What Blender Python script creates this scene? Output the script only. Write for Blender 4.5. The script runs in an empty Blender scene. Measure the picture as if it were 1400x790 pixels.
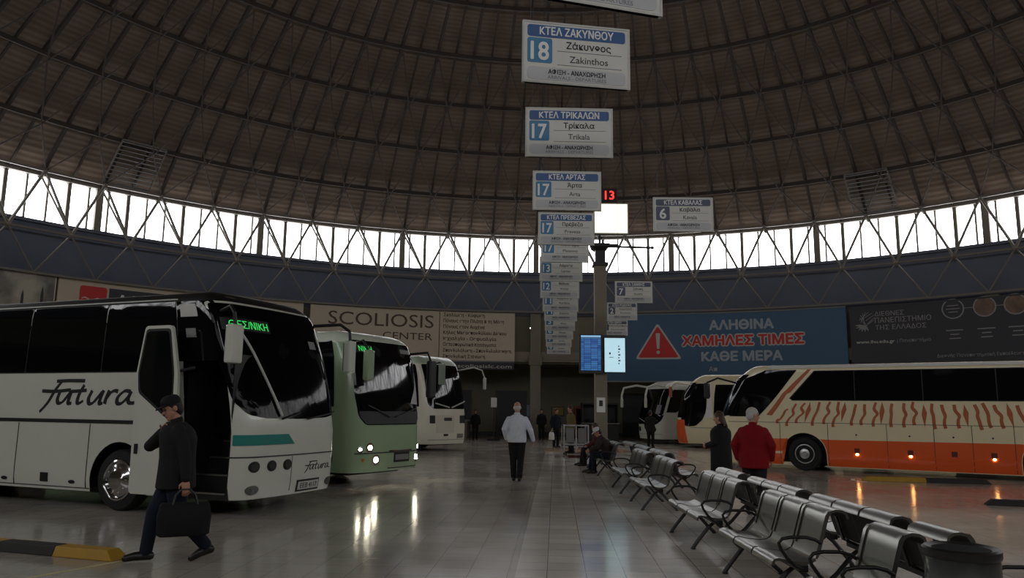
import bpy, bmesh, math, random
from math import sin, cos, pi, sqrt, radians, atan2
from mathutils import Vector, Matrix
random.seed(7)
SC = bpy.context.scene
COL = SC.collection

# ------------------------------------------------------------------ camera, world, exposure
cam_data = bpy.data.cameras.new('camera')
cam_data.sensor_width = 36.0
cam_data.lens = 27.0
cam_data.clip_end = 300
cam = bpy.data.objects.new('camera', cam_data)
cam.matrix_world = (Matrix.Translation((0, 0, 1.7)) @ Matrix.Rotation(pi/2 + 0.15517, 4, 'X')
                    @ Matrix.Rotation(0.01143, 4, 'Z'))
COL.objects.link(cam)
SC.camera = cam

WINDOW_LIGHT = 8.5          # daylight through the clerestory panes
world = bpy.data.worlds.new('overcast_sky')
SC.world = world
world.use_nodes = True
world.node_tree.nodes['Background'].inputs[0].default_value = (0.9, 0.95, 1.0, 1)
world.node_tree.nodes['Background'].inputs[1].default_value = 3.0
vs = SC.view_settings
vs.view_transform = 'Standard'
vs.look = 'None'
vs.exposure = -0.38
vs.gamma = 1.0
vs.use_curve_mapping = False

# ------------------------------------------------------------------ materials
def srgb(r, g, b):
    f = lambda c: (c/255/12.92) if c/255 <= 0.04045 else ((c/255 + 0.055)/1.055)**2.4
    return (f(r), f(g), f(b), 1.0)

MATS = {}
def mat(name, col, rough=0.5, metal=0.0, spec=0.5, emit=None, estr=0.0, noise=0.0, nscale=6.0, bump=0.0, coat=0.0):
    """procedural surface: a colour broken up by fine noise, optional bump"""
    if name in MATS: return MATS[name]
    m = bpy.data.materials.new(name); m.use_nodes = True
    nt = m.node_tree; b = nt.nodes['Principled BSDF']
    c = srgb(*col)
    b.inputs['Roughness'].default_value = rough
    b.inputs['Metallic'].default_value = metal
    b.inputs['Specular IOR Level'].default_value = spec
    if coat: b.inputs['Coat Weight'].default_value = coat
    if noise or bump:
        tc = nt.nodes.new('ShaderNodeTexCoord')
        nz = nt.nodes.new('ShaderNodeTexNoise'); nz.inputs['Scale'].default_value = nscale
        nz.inputs['Detail'].default_value = 5
        nt.links.new(tc.outputs['Object'], nz.inputs['Vector'])
        if noise:
            mx = nt.nodes.new('ShaderNodeMix'); mx.data_type = 'RGBA'
            mx.inputs[6].default_value = tuple(x*(1-noise) for x in c[:3]) + (1,)
            mx.inputs[7].default_value = tuple(min(1, x*(1+noise)) for x in c[:3]) + (1,)
            nt.links.new(nz.outputs['Fac'], mx.inputs[0])
            nt.links.new(mx.outputs[2], b.inputs['Base Color'])
        else:
            b.inputs['Base Color'].default_value = c
        if bump:
            bp = nt.nodes.new('ShaderNodeBump'); bp.inputs['Strength'].default_value = bump
            bp.inputs['Distance'].default_value = 0.01
            nt.links.new(nz.outputs['Fac'], bp.inputs['Height'])
            nt.links.new(bp.outputs['Normal'], b.inputs['Normal'])
    else:
        b.inputs['Base Color'].default_value = c
    if emit:
        b.inputs['Emission Color'].default_value = srgb(*emit)
        b.inputs['Emission Strength'].default_value = estr
    MATS[name] = m
    return m

def N(nt, t, **kw):
    n = nt.nodes.new(t)
    for k, v in kw.items():
        setattr(n, k, v)
    return n

M = dict(
    white=mat('bus_white', (206, 208, 196), .25, coat=.3, noise=.05, nscale=1.2),
    cream=mat('bus_cream', (232, 220, 182), .25, coat=.3, noise=.05, nscale=1.2),
    offwhite=mat('bus_offwhite', (222, 218, 200), .3, coat=.2, noise=.06, nscale=1.5),
    green=mat('bus_green', (150, 172, 138), .25, coat=.3, noise=.05, nscale=1.2),
    orange=mat('bus_orange', (226, 92, 34), .28, coat=.3, noise=.06, nscale=1.2),
    rust=mat('stripe_rust', (176, 88, 44), .4, noise=.1, nscale=5),
    teal=mat('stripe_teal', (40, 128, 118), .35),
    glass=mat('dark_glass', (10, 11, 13), .05, spec=.3), dimglass=mat('tinted_windscreen', (10, 11, 13), .06, spec=.05),
    glassdoor=mat('door_glass', (14, 17, 18), .04, spec=.55),
    black=mat('black_plastic', (16, 16, 17), .5, noise=.2),
    rubber=mat('tyre_rubber', (20, 20, 20), .8, noise=.2, nscale=20),
    darkgrey=mat('dark_grey', (50, 50, 52), .5, noise=.15),
    grey=mat('mid_grey', (120, 120, 118), .5, noise=.1),
    lightgrey=mat('light_grey', (190, 190, 184), .45, noise=.06),
    chrome=mat('chrome', (205, 205, 205), .12, metal=1.0),
    alu=mat('aluminium', (185, 186, 186), .3, metal=1.0, noise=.06, nscale=14),
    seat=mat('brushed_steel', (128, 128, 123), .3, metal=1.0, noise=.05, nscale=30),
    seatshade=mat('seat_rear_shaded', (22, 21, 20), .6, noise=.2, nscale=10),  # same bench steel, with the shade on its rear faces painted in as black
    blacksteel=mat('black_steel', (30, 30, 31), .35, metal=.3, noise=.1),
    lampoff=mat('lamp_lens', (60, 62, 60), .1, noise=.1),
    lampon=mat('headlamp_lit', (255, 250, 235), .3, emit=(255, 244, 215), estr=60.0),
    marker=mat('marker_lit', (255, 190, 120), .3, emit=(255, 190, 110), estr=45.0),
    skin=mat('skin', (172, 126, 104), .55, noise=.08, nscale=12),
    eye=mat('eye_dark', (30, 24, 20), .3),
    concrete=mat('concrete', (128, 122, 106), .8, noise=.12, nscale=3, bump=.2),
    olive=mat('olive_render', (122, 116, 98), .85, noise=.12, nscale=1.5),
    band=mat('wall_band_flare_tint', (98, 103, 117), .8, noise=.2, nscale=.6),  # blue cast of lens flare mixed into the wall colour
    steel=mat('truss_steel', (120, 114, 106), .6, noise=.12, nscale=4),
    rib=mat('roof_rib', (60, 49, 42), .75, noise=.15, nscale=3),
    yellow=mat('curb_yellow', (172, 132, 26), .6, noise=.2, nscale=7, bump=.2),
    curbblack=mat('curb_black', (34, 32, 30), .7, noise=.25, nscale=7, bump=.2),
    signwhite=mat('sign_white', (206, 206, 199), .5, noise=.03),
    signblue=mat('sign_header_blue', (46, 86, 138), .45),
    signteal=mat('sign_number_blue', (60, 122, 162), .45),
    signnavy=mat('sign_header_slate', (74, 80, 104), .45),
    signband=mat('sign_footer_grey', (186, 187, 190), .5),
    ink=mat('ink_dark', (42, 42, 44), .6),
    inkgrey=mat('ink_grey', (120, 120, 124), .6),
    paint_white=mat('paint_white', (228, 228, 224), .5),
    boardcream=mat('board_cream', (200, 184, 162), .6, noise=.04, nscale=1.5),
    boardblue=mat('board_blue', (64, 98, 128), .6, noise=.05, nscale=.8),
    boarddark=mat('board_charcoal', (56, 57, 64), .6, noise=.12, nscale=.5),
    boardgreyred=mat('board_red', (200, 48, 46), .6),
    textbrown=mat('text_brown', (84, 62, 50), .6),
    textpale=mat('text_pale', (160, 170, 178), .6),
    textdim=mat('text_dim', (150, 150, 150), .6),
)

# ------------------------------------------------------------------ mesh building
class MB:
    def __init__(s): s.v = []; s.f = []; s.m = []
    def face(s, idx, mi=0): s.f.append(tuple(idx)); s.m.append(mi)
    def pts(s, ps):
        b = len(s.v); s.v.extend([tuple(p) for p in ps]); return b
    def box(s, c, d, mi=0, R=None):
        c = Vector(c); x, y, z = d[0]/2, d[1]/2, d[2]/2
        P = [Vector((a*x, b*y, e*z)) for a in (-1, 1) for b in (-1, 1) for e in (-1, 1)]
        if R is not None: P = [R @ p for p in P]
        b = s.pts([c + p for p in P])
        for q in ((0,1,3,2),(4,6,7,5),(0,4,5,1),(2,3,7,6),(0,2,6,4),(1,5,7,3)):
            s.face([b+i for i in q], mi)
        return s
    def box2(s, lo, hi, mi=0):
        return s.box([(a+b)/2 for a, b in zip(lo, hi)], [abs(b-a) for a, b in zip(lo, hi)], mi)
    def bar(s, p0, p1, w, h=None, mi=0, up=(0, 0, 1)):
        p0, p1 = Vector(p0), Vector(p1); d = p1-p0; L = d.length
        if L < 1e-6: return s
        X = d.normalized(); U = Vector(up)
        if abs(X.dot(U)) > .98: U = Vector((1, 0, 0))
        Y = U.cross(X).normalized(); Z = X.cross(Y)
        R = Matrix((X, Y, Z)).transposed()
        return s.box((p0+p1)/2, (L, w, h or w), mi, R)
    def tube(s, path, r, n=8, mi=0, caps=True):
        path = [Vector(p) for p in path]; k = len(path)
        rs = r if isinstance(r, (list, tuple)) else [r]*k
        b0 = len(s.v); prev = None
        for i, p in enumerate(path):
            t = (path[min(i+1, k-1)] - path[max(i-1, 0)])
            t = t.normalized() if t.length > 1e-9 else Vector((0, 0, 1))
            if prev is None:
                a = Vector((0, 0, 1)) if abs(t.z) < .9 else Vector((1, 0, 0))
                a = (a - t*a.dot(t)).normalized()
            else:
                a = prev - t*prev.dot(t)
                a = a.normalized() if a.length > 1e-6 else prev
            prev = a; c = t.cross(a)
            s.pts([p + (a*cos(2*pi*j/n) + c*sin(2*pi*j/n))*rs[i] for j in range(n)])
        for i in range(k-1):
            for j in range(n):
                s.face((b0+i*n+j, b0+i*n+(j+1) % n, b0+(i+1)*n+(j+1) % n, b0+(i+1)*n+j), mi)
        if caps:
            s.face([b0+j for j in range(n)][::-1], mi)
            s.face([b0+(k-1)*n+j for j in range(n)], mi)
        return s
    def lathe(s, prof, n=32, mi=0, T=None, closed=False):
        """prof: (r, z) list, spun about z, then moved by T"""
        b0 = len(s.v); k = len(prof); T = T or Matrix()
        for r, z in prof:
            s.pts([T @ Vector((r*cos(2*pi*j/n), r*sin(2*pi*j/n), z)) for j in range(n)])
        for i in range(k if closed else k-1):
            i2 = (i+1) % k
            for j in range(n):
                s.face((b0+i*n+j, b0+i*n+(j+1) % n, b0+i2*n+(j+1) % n, b0+i2*n+j), mi)
        if not closed:
            s.face([b0+j for j in range(n)][::-1], mi)
            s.face([b0+(k-1)*n+j for j in range(n)], mi)
        return s
    def prism(s, poly, fn, t0, t1, mi=0):
        """poly 2D (a,b) -> fn(a,b,t) -> 3D point"""
        n = len(poly); b = s.pts([fn(a, c, t0) for a, c in poly]); s.pts([fn(a, c, t1) for a, c in poly])
        s.face([b+i for i in range(n)][::-1], mi); s.face([b+n+i for i in range(n)], mi)
        for i in range(n):
            j = (i+1) % n
            s.face((b+i, b+j, b+n+j, b+n+i), mi)
        return s
    def ball(s, c, r, n=14, m=9, mi=0, R=None):
        c = Vector(c); r = r if isinstance(r, (tuple, list)) else (r, r, r)
        b0 = len(s.v)
        def put(x, y, z):
            p = Vector((x*r[0], y*r[1], z*r[2])); return c + (R @ p if R is not None else p)
        s.pts([put(0, 0, -1)])
        for i in range(1, m):
            th = pi*i/m
            s.pts([put(sin(th)*cos(2*pi*j/n), sin(th)*sin(2*pi*j/n), -cos(th)) for j in range(n)])
        s.pts([put(0, 0, 1)])
        for j in range(n):
            s.face((b0, b0+1+(j+1) % n, b0+1+j), mi)
            e = b0+1+(m-2)*n
            s.face((e+j, e+(j+1) % n, b0+1+(m-1)*n), mi)
        for i in range(m-2):
            for j in range(n):
                a = b0+1+i*n
                s.face((a+j, a+(j+1) % n, a+n+(j+1) % n, a+n+j), mi)
        return s
    def loft(s, rings, mi=0):
        n = len(rings[0]); b0 = len(s.v)
        for r in rings: s.pts(r)
        for i in range(len(rings)-1):
            for j in range(n):
                s.face((b0+i*n+j, b0+i*n+(j+1) % n, b0+(i+1)*n+(j+1) % n, b0+(i+1)*n+j), mi)
        s.face([b0+j for j in range(n)][::-1], mi)
        s.face([b0+(len(rings)-1)*n+j for j in range(n)], mi)
        return s
    def mesh(s, name, mats, smooth=None, weld=False):
        me = bpy.data.meshes.new(name)
        me.from_pydata(s.v, [], s.f)
        for m in (mats if isinstance(mats, (list, tuple)) else [mats]): me.materials.append(m)
        me.polygons.foreach_set('material_index', s.m)
        bm = bmesh.new(); bm.from_mesh(me)
        if weld: bmesh.ops.remove_doubles(bm, verts=bm.verts, dist=1e-5)
        bmesh.ops.recalc_face_normals(bm, faces=bm.faces)
        if smooth is not None:
            for f in bm.faces: f.smooth = True
            for e in bm.edges:
                if len(e.link_faces) == 2 and e.calc_face_angle(0) > radians(smooth): e.smooth = False
        bm.to_mesh(me); bm.free()
        return me
    def build(s, name, mats, parent=None, smooth=None, bevel=0.0, weld=False):
        o = bpy.data.objects.new(name, s.mesh(name, mats, smooth, weld))
        COL.objects.link(o); o.parent = parent
        if bevel:
            md = o.modifiers.new('bevel', 'BEVEL'); md.width = bevel; md.segments = 2; md.limit_method = 'ANGLE'
            md.angle_limit = radians(50)
        return o

def tag(o, label, cat, group=None, kind=None):
    if label: o['label'] = label
    if cat: o['category'] = cat
    if group: o['group'] = group
    if kind: o['kind'] = kind
    return o
def thing(name, label, cat, loc=(0, 0, 0), rz=0.0, group=None):
    o = bpy.data.objects.new(name, None); COL.objects.link(o)
    o.empty_display_size = .2
    o.location = loc; o.rotation_euler = (0, 0, rz)
    return tag(o, label, cat, group)
def struct(o): o['kind'] = 'structure'; return o
def copy_tree(o, parent=None):
    c = o.copy(); COL.objects.link(c); c.parent = parent
    for ch in list(o.children): copy_tree(ch, c)
    return c

def rounded(poly, r, n=5):
    """round the corners of a 2D polygon; r a number or one per corner"""
    out = []; k = len(poly)
    for i in range(k):
        p = Vector(poly[i]); a = Vector(poly[i-1]) - p; b = Vector(poly[(i+1) % k]) - p
        rr = r[i] if isinstance(r, (list, tuple)) else r
        rr = min(rr, a.length*.49, b.length*.49)
        if rr < 1e-5: out.append(tuple(p)); continue
        a = p + a.normalized()*rr; b = p + b.normalized()*rr
        for j in range(n+1):
            t = j/n
            q = a*(1-t)**2 + p*2*t*(1-t) + b*t*t
            out.append(tuple(q))
    return out
def rect(x0, y0, x1, y1, r=0.0, n=4):
    p = [(x0, y0), (x1, y0), (x1, y1), (x0, y1)]
    return rounded(p, r, n) if r else p

def patch_mesh(name, poly, fn, mats, e0, e1, du=0.0, dv=0.0):
    """a panel: 2D outline wrapped on fn(a,b,e), standing from e0 to e1"""
    bm = bmesh.new()
    vs_ = [bm.verts.new((a, b, 0)) for a, b in poly]
    bm.faces.new(vs_)
    bmesh.ops.triangulate(bm, faces=bm.faces[:])
    def cut(axis, step):
        lo = min(p[axis] for p in poly); hi = max(p[axis] for p in poly)
        x = math.floor(lo/step)*step + step
        while x < hi - 1e-4:
            co = [0, 0, 0]; co[axis] = x; no = [0, 0, 0]; no[axis] = 1
            bmesh.ops.bisect_plane(bm, geom=bm.verts[:]+bm.edges[:]+bm.faces[:], dist=1e-5, plane_co=co, plane_no=no)
            x += step
    if du: cut(0, du)
    if dv: cut(1, dv)
    bm.normal_update()
    ret = bmesh.ops.extrude_face_region(bm, geom=bm.faces[:])
    top = set(v for v in ret['geom'] if isinstance(v, bmesh.types.BMVert))
    for v in bm.verts:
        v.co = Vector(fn(v.co.x, v.co.y, e1 if v in top else e0))
    bmesh.ops.recalc_face_normals(bm, faces=bm.faces)
    me = bpy.data.meshes.new(name); bm.to_mesh(me); bm.free()
    for m in (mats if isinstance(mats, (list, tuple)) else [mats]): me.materials.append(m)
    return me
def patch(name, poly, fn, mats, parent=None, e0=0.0, e1=.01, du=0, dv=0, smooth=False):
    me = patch_mesh(name, poly, fn, mats, e0, e1, du, dv)
    if smooth:
        bm = bmesh.new(); bm.from_mesh(me)
        for f in bm.faces: f.smooth = True
        for e in bm.edges:
            if len(e.link_faces) == 2 and e.calc_face_angle(0) > radians(35): e.smooth = False
        bm.to_mesh(me); bm.free()
    o = bpy.data.objects.new(name, me); COL.objects.link(o); o.parent = parent
    return o

def flat(o, X, Y):
    """frame: fn(a,b,e) on a plane through o with axes X,Y"""
    o, X, Y = Vector(o), Vector(X).normalized(), Vector(Y).normalized(); Z = X.cross(Y)
    return lambda a, b, e: o + X*a + Y*b + Z*e

_tx = {}
def text(name, s, fn, a, b, h, m, parent=None, w=None, align='C', bold=0.0, e0=0.0, e1=.003, italic=0.0, sub=0.0):
    """lettering with cap height h, its middle (or left/right end) at (a,b), wrapped on fn"""
    s = s.replace('Κ', 'K').replace('θ', 'ө')      # same shapes, cleaner outlines in the built-in face
    key = s
    if key not in _tx:
        cu = bpy.data.curves.new('lettering', 'FONT'); cu.body = s; cu.size = 1.0
        cu.resolution_u = 3
        ob = bpy.data.objects.new('lettering', cu); COL.objects.link(ob)
        dg = bpy.context.evaluated_depsgraph_get()
        me = bpy.data.meshes.new_from_object(ob.evaluated_get(dg))
        bpy.data.objects.remove(ob); bpy.data.curves.remove(cu)
        V = [tuple(v.co) for v in me.vertices]; F = [tuple(p.vertices) for p in me.polygons]
        bpy.data.meshes.remove(me)
        _tx[key] = (V, F)
    V, F = _tx[key]
    if not V: return None
    x0 = min(v[0] for v in V); x1 = max(v[0] for v in V)
    k = h/0.73
    kx = k if w is None else w/(x1-x0)
    off = {'C': -(x0+x1)/2*kx, 'L': -x0*kx, 'R': -x1*kx}[align]
    P = [(a + v[0]*kx + off + italic*(v[1]*k), b + v[1]*k - h/2) for v in V]
    bm = bmesh.new()
    dl = bold*k
    for q, (ox, oy) in enumerate([(0, 0)] if not bold else [(dl*cos(q*pi/4), dl*sin(q*pi/4)) for q in range(8)]):   # heavier weight: overprinted
        lo = [bm.verts.new((p[0]+ox, p[1]+oy, q*1e-3)) for p in P]
        for f in F:
            try: bm.faces.new([lo[i] for i in f])
            except ValueError: pass
    ret = bmesh.ops.extrude_face_region(bm, geom=bm.faces[:])
    top = set(v for v in ret['geom'] if isinstance(v, bmesh.types.BMVert))
    for v in bm.verts: v.co = Vector(fn(v.co.x, v.co.y, e1*(1 + .05*round(v.co.z*1e3)) if v in top else e0))
    bmesh.ops.recalc_face_normals(bm, faces=bm.faces)
    me = bpy.data.meshes.new(name); bm.to_mesh(me); bm.free(); me.materials.append(m)
    o = bpy.data.objects.new(name, me); COL.objects.link(o); o.parent = parent
    return o

def ribbon(name, strokes, fn, w, m, parent, e0=0.0, e1=.004):
    """brush lettering: each stroke a smooth 2D path given a slanted pen"""
    mb = MB()
    for st in strokes:
        P = [Vector(p) for p in st]; Q = []
        for i in range(len(P)-1):
            a, b, c, d = P[max(i-1, 0)], P[i], P[i+1], P[min(i+2, len(P)-1)]
            for j in range(6):
                t = j/6
                Q.append(.5*((2*b)+(c-a)*t+(2*a-5*b+4*c-d)*t*t+(3*b-a-3*c+d)*t**3))
        Q.append(P[-1])
        L, Rr = [], []
        for i, q in enumerate(Q):
            t = (Q[min(i+1, len(Q)-1)]-Q[max(i-1, 0)]).normalized(); n = Vector((-t.y, t.x))
            ww = w*(.55+.6*abs(n.dot(Vector((.85, .5)))))
            L.append(q+n*ww/2); Rr.append(q-n*ww/2)
        for i in range(len(Q)-1):
            quad = [L[i], Rr[i], Rr[i+1], L[i+1]]
            mb.prism([tuple(x) for x in quad], fn, e0, e1)
    return mb.build(name, m, parent)

# ------------------------------------------------------------------ the hall
CX, CY, RAD = 1.75, 17.56, 28.53
ZW0, ZW1, RISE = 9.9, 11.99, 12.0
RS = (RAD*RAD + RISE*RISE)/(2*RISE); ZC = ZW1 + RISE - RS
A0 = radians(-0.61); MOD = radians(360/66)
def pol(az, r, z): return Vector((CX + r*sin(az), CY + r*cos(az), z))
def dome(az, s, off=0.0):
    ph = math.asin(RAD/RS) - s/RS
    return pol(az, (RS-off)*sin(ph), ZC + (RS-off)*cos(ph))
def dome_z(x, y, off=0.0):
    return ZC + sqrt((RS-off)**2 - (x-CX)**2 - (y-CY)**2)

# ceiling skin: brown corrugated sheets
def ceiling_material():
    m = bpy.data.materials.new('roof_sheet'); m.use_nodes = True; nt = m.node_tree; L = nt.links
    b = nt.nodes['Principled BSDF']; b.inputs['Roughness'].default_value = .85
    b.inputs['Specular IOR Level'].default_value = .15
    tc = N(nt, 'ShaderNodeTexCoord'); ln = N(nt, 'ShaderNodeVectorMath', operation='LENGTH')
    sp = N(nt, 'ShaderNodeSeparateXYZ'); cb = N(nt, 'ShaderNodeCombineXYZ')
    L.new(tc.outputs['Object'], sp.inputs[0]); L.new(sp.outputs[0], cb.inputs[0]); L.new(sp.outputs[1], cb.inputs[1])
    L.new(cb.outputs[0], ln.inputs[0])
    mul = N(nt, 'ShaderNodeMath', operation='MULTIPLY'); mul.inputs[1].default_value = 2*pi/.22
    sn = N(nt, 'ShaderNodeMath', operation='SINE')
    L.new(ln.outputs['Value'], mul.inputs[0]); L.new(mul.outputs[0], sn.inputs[0])
    nz = N(nt, 'ShaderNodeTexNoise'); nz.inputs['Scale'].default_value = .45; nz.inputs['Detail'].default_value = 6
    L.new(tc.outputs['Object'], nz.inputs['Vector'])
    mx = N(nt, 'ShaderNodeMix', data_type='RGBA'); mx.inputs[6].default_value = srgb(112, 97, 85); mx.inputs[7].default_value = srgb(136, 119, 105)
    L.new(nz.outputs['Fac'], mx.inputs[0])
    mr = N(nt, 'ShaderNodeMapRange'); mr.inputs[1].default_value = -1; mr.inputs[2].default_value = 1; mr.inputs[3].default_value = .82; mr.inputs[4].default_value = 1.05
    L.new(sn.outputs[0], mr.inputs[0])
    m2 = N(nt, 'ShaderNodeMix', data_type='RGBA', blend_type='MULTIPLY'); m2.inputs[0].default_value = 1
    L.new(mx.outputs[2], m2.inputs[6]); L.new(mr.outputs[0], m2.inputs[7])
    L.new(m2.outputs[2], b.inputs['Base Color'])
    bp = N(nt, 'ShaderNodeBump'); bp.inputs['Strength'].default_value = .25; bp.inputs['Distance'].default_value = .04
    L.new(sn.outputs[0], bp.inputs['Height']); L.new(bp.outputs['Normal'], b.inputs['Normal'])
    return m
mb = MB(); NA, NS = 132, 16; smax = RS*math.asin(RAD/RS)
for i in range(NS):
    s = smax*i/NS
    mb.pts([dome(A0 + 2*pi*j/NA, s) - Vector((CX, CY, 0)) for j in range(NA)])
top = mb.pts([Vector((0, 0, ZC+RS))])
for i in range(NS-1):
    for j in range(NA):
        mb.face((i*NA+j, i*NA+(j+1) % NA, (i+1)*NA+(j+1) % NA, (i+1)*NA+j))
for j in range(NA): mb.face(((NS-1)*NA+j, (NS-1)*NA+(j+1) % NA, top))
o = struct(mb.build('ceiling', ceiling_material())); o.location = (CX, CY, 0)

# floor
def floor_material():
    m = bpy.data.materials.new('floor_terrazzo'); m.use_nodes = True; nt = m.node_tree; L = nt.links
    b = nt.nodes['Principled BSDF']
    tc = N(nt, 'ShaderNodeTexCoord'); mp = N(nt, 'ShaderNodeMapping')
    mp.inputs['Rotation'].default_value = (0, 0, radians(3.3))
    L.new(tc.outputs['Object'], mp.inputs['Vector'])
    V = mp.outputs['Vector']
    br = N(nt, 'ShaderNodeTexBrick', offset=0.0, squash=1.0)
    br.inputs['Scale'].default_value = 1.0; br.inputs['Brick Width'].default_value = .41; br.inputs['Row Height'].default_value = .41
    br.inputs['Mortar Size'].default_value = .004; br.inputs['Mortar Smooth'].default_value = .1; br.inputs['Bias'].default_value = 0
    br.inputs['Color1'].default_value = srgb(210, 203, 190); br.inputs['Color2'].default_value = srgb(226, 219, 206)
    br.inputs['Mortar'].default_value = srgb(80, 76, 70)
    L.new(V, br.inputs['Vector'])
    nz = N(nt, 'ShaderNodeTexNoise'); nz.inputs['Scale'].default_value = .5; nz.inputs['Detail'].default_value = 8; nz.inputs['Roughness'].default_value = .6
    L.new(V, nz.inputs['Vector'])
    sp = N(nt, 'ShaderNodeSeparateXYZ'); L.new(V, sp.inputs[0])
    def between(sock, lo, hi):
        a = N(nt, 'ShaderNodeMath', operation='GREATER_THAN'); a.inputs[1].default_value = lo; L.new(sock, a.inputs[0])
        c = N(nt, 'ShaderNodeMath', operation='LESS_THAN'); c.inputs[1].default_value = hi; L.new(sock, c.inputs[0])
        d = N(nt, 'ShaderNodeMath', operation='MULTIPLY'); L.new(a.outputs[0], d.inputs[0]); L.new(c.outputs[0], d.inputs[1])
        return d.outputs[0]
    def inlay(base, x0, x1, y0, y1, col, k):
        d = N(nt, 'ShaderNodeMath', operation='MULTIPLY'); L.new(between(sp.outputs[0], x0, x1), d.inputs[0]); L.new(between(sp.outputs[1], y0, y1), d.inputs[1])
        e = N(nt, 'ShaderNodeMath', operation='MULTIPLY'); e.inputs[1].default_value = k; L.new(d.outputs[0], e.inputs[0])
        q = N(nt, 'ShaderNodeMix', data_type='RGBA'); q.inputs[7].default_value = srgb(*col)
        L.new(e.outputs[0], q.inputs[0]); L.new(base, q.inputs[6]); return q.outputs[2]
    c = br.outputs['Color']
    c = inlay(c, -60, -1.15, -60, 90, (150, 143, 133), .65)      # driving lanes either side of the tiled walkway
    c = inlay(c, 4.1, 60, -60, 90, (168, 154, 138), .6)
    c = inlay(c, -1.15, 2.4, 14.4, 17.4, (216, 176, 140), .85)     # inlaid stone bands
    c = inlay(c, -.3, 1.3, 10.6, 12.3, (132, 78, 70), 1.0)
    c = inlay(c, .3, 1.2, 17.4, 18.9, (150, 110, 98), .8)
    c = inlay(c, -.3, .4, 12.9, 14.4, (150, 138, 132), .9)
    c = inlay(c, .3, 1.2, 21.5, 23, (150, 118, 110), .8)
    mr = N(nt, 'ShaderNodeMapRange'); mr.inputs[1].default_value = .25; mr.inputs[2].default_value = .75; mr.inputs[3].default_value = .72; mr.inputs[4].default_value = 1.1
    L.new(nz.outputs['Fac'], mr.inputs[0])
    m2 = N(nt, 'ShaderNodeMix', data_type='RGBA', blend_type='MULTIPLY'); m2.inputs[0].default_value = 1
    L.new(c, m2.inputs[6]); L.new(mr.outputs[0], m2.inputs[7])
    L.new(m2.outputs[2], b.inputs['Base Color'])
    r2 = N(nt, 'ShaderNodeMapRange'); r2.inputs[1].default_value = .3; r2.inputs[2].default_value = .7; r2.inputs[3].default_value = .1; r2.inputs[4].default_value = .2
    L.new(nz.outputs['Fac'], r2.inputs[0]); L.new(r2.outputs[0], b.inputs['Roughness'])
    b.inputs['Specular IOR Level'].default_value = .3
    return m
mb = MB(); mb.lathe([(34.2, -.3), (34.2, 0)], n=96)
o = struct(mb.build('floor', floor_material())); o.location = (CX, CY, 0)

def ring_wall(name, r0, z0, r1, z1, m, n=132, thick=.25):
    mb = MB()
    mb.lathe([(r0, z0), (r1, z1), (r1+thick, z1), (r0+thick, z0)], n=n, closed=True)
    o = struct(mb.build(name, m)); o.location = (CX, CY, 0); return o
ring_wall('wall_upper', RAD+.1, 7.3, RAD+.1, ZW0, M['band'])
ring_wall('wall_middle', RAD+.5, 4.4, RAD+.5, 7.7, M['olive'])
ring_wall('wall_lower', 33.5, 0, 33.5, 4.4, M['olive'])
mb = MB(); mb.lathe([(RAD+.3, 4.4), (33.75, 4.4), (33.75, 4.75), (RAD+.3, 4.75)], n=132, closed=True)
o = struct(mb.build('trim_soffit', M['olive'])); o.location = (CX, CY, 0)
mb = MB(); mb.lathe([(RAD-.15, ZW0-.12), (RAD+.35, ZW0-.12), (RAD+.35, ZW0+.03), (RAD-.15, ZW0+.03)], n=132, closed=True)
o = struct(mb.build('trim_sill', M['band'])); o.location = (CX, CY, 0)
mb = MB(); mb.lathe([(RAD-.25, ZW1-.05), (RAD+.35, ZW1-.05), (RAD+.35, ZW1+.18), (RAD-.25, ZW1+.18)], n=132, closed=True)
o = struct(mb.build('trim_head', M['steel'])); o.location = (CX, CY, 0)

# the clerestory: 22 window bays all the way round
pane_m = bpy.data.materials.new('daylit_pane'); pane_m.use_nodes = True
nt = pane_m.node_tree; b = nt.nodes['Principled BSDF']
b.inputs['Base Color'].default_value = (.8, .82, .84, 1); b.inputs['Roughness'].default_value = .5
b.inputs['Emission Color'].default_value = (.98, .98, 1.0, 1); b.inputs['Emission Strength'].default_value = WINDOW_LIGHT
for k in range(22):
    a = A0 + 3*MOD*k
    mb = MB()
    def post(az, w, dp, r=RAD):
        c = pol(az, r, (ZW0+ZW1)/2); Rm = Matrix.Rotation(-az, 3, 'Z')
        mb.box(c, (w, dp, ZW1-ZW0), 0, Rm)
    post(a, .32, .3, RAD-.02)
    for j in range(3):
        post(a + MOD*(j+.5), .17, .18)
        post(a + MOD*(j+.5-1/3), .085, .1)
        post(a + MOD*(j+.5+1/3), .085, .1)
    fr = struct(mb.build('window_%d' % (k+1), M['steel']))
    mb = MB()
    seg = 6
    for i in range(seg):
        a1, a2 = a + 3*MOD*i/seg, a + 3*MOD*(i+1)/seg
        i0 = mb.pts([pol(a1, RAD+.08, ZW0), pol(a2, RAD+.08, ZW0), pol(a2, RAD+.08, ZW1), pol(a1, RAD+.08, ZW1)])
        mb.face((i0, i0+1, i0+2, i0+3))
    mb.build('pane', pane_m, fr)

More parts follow.
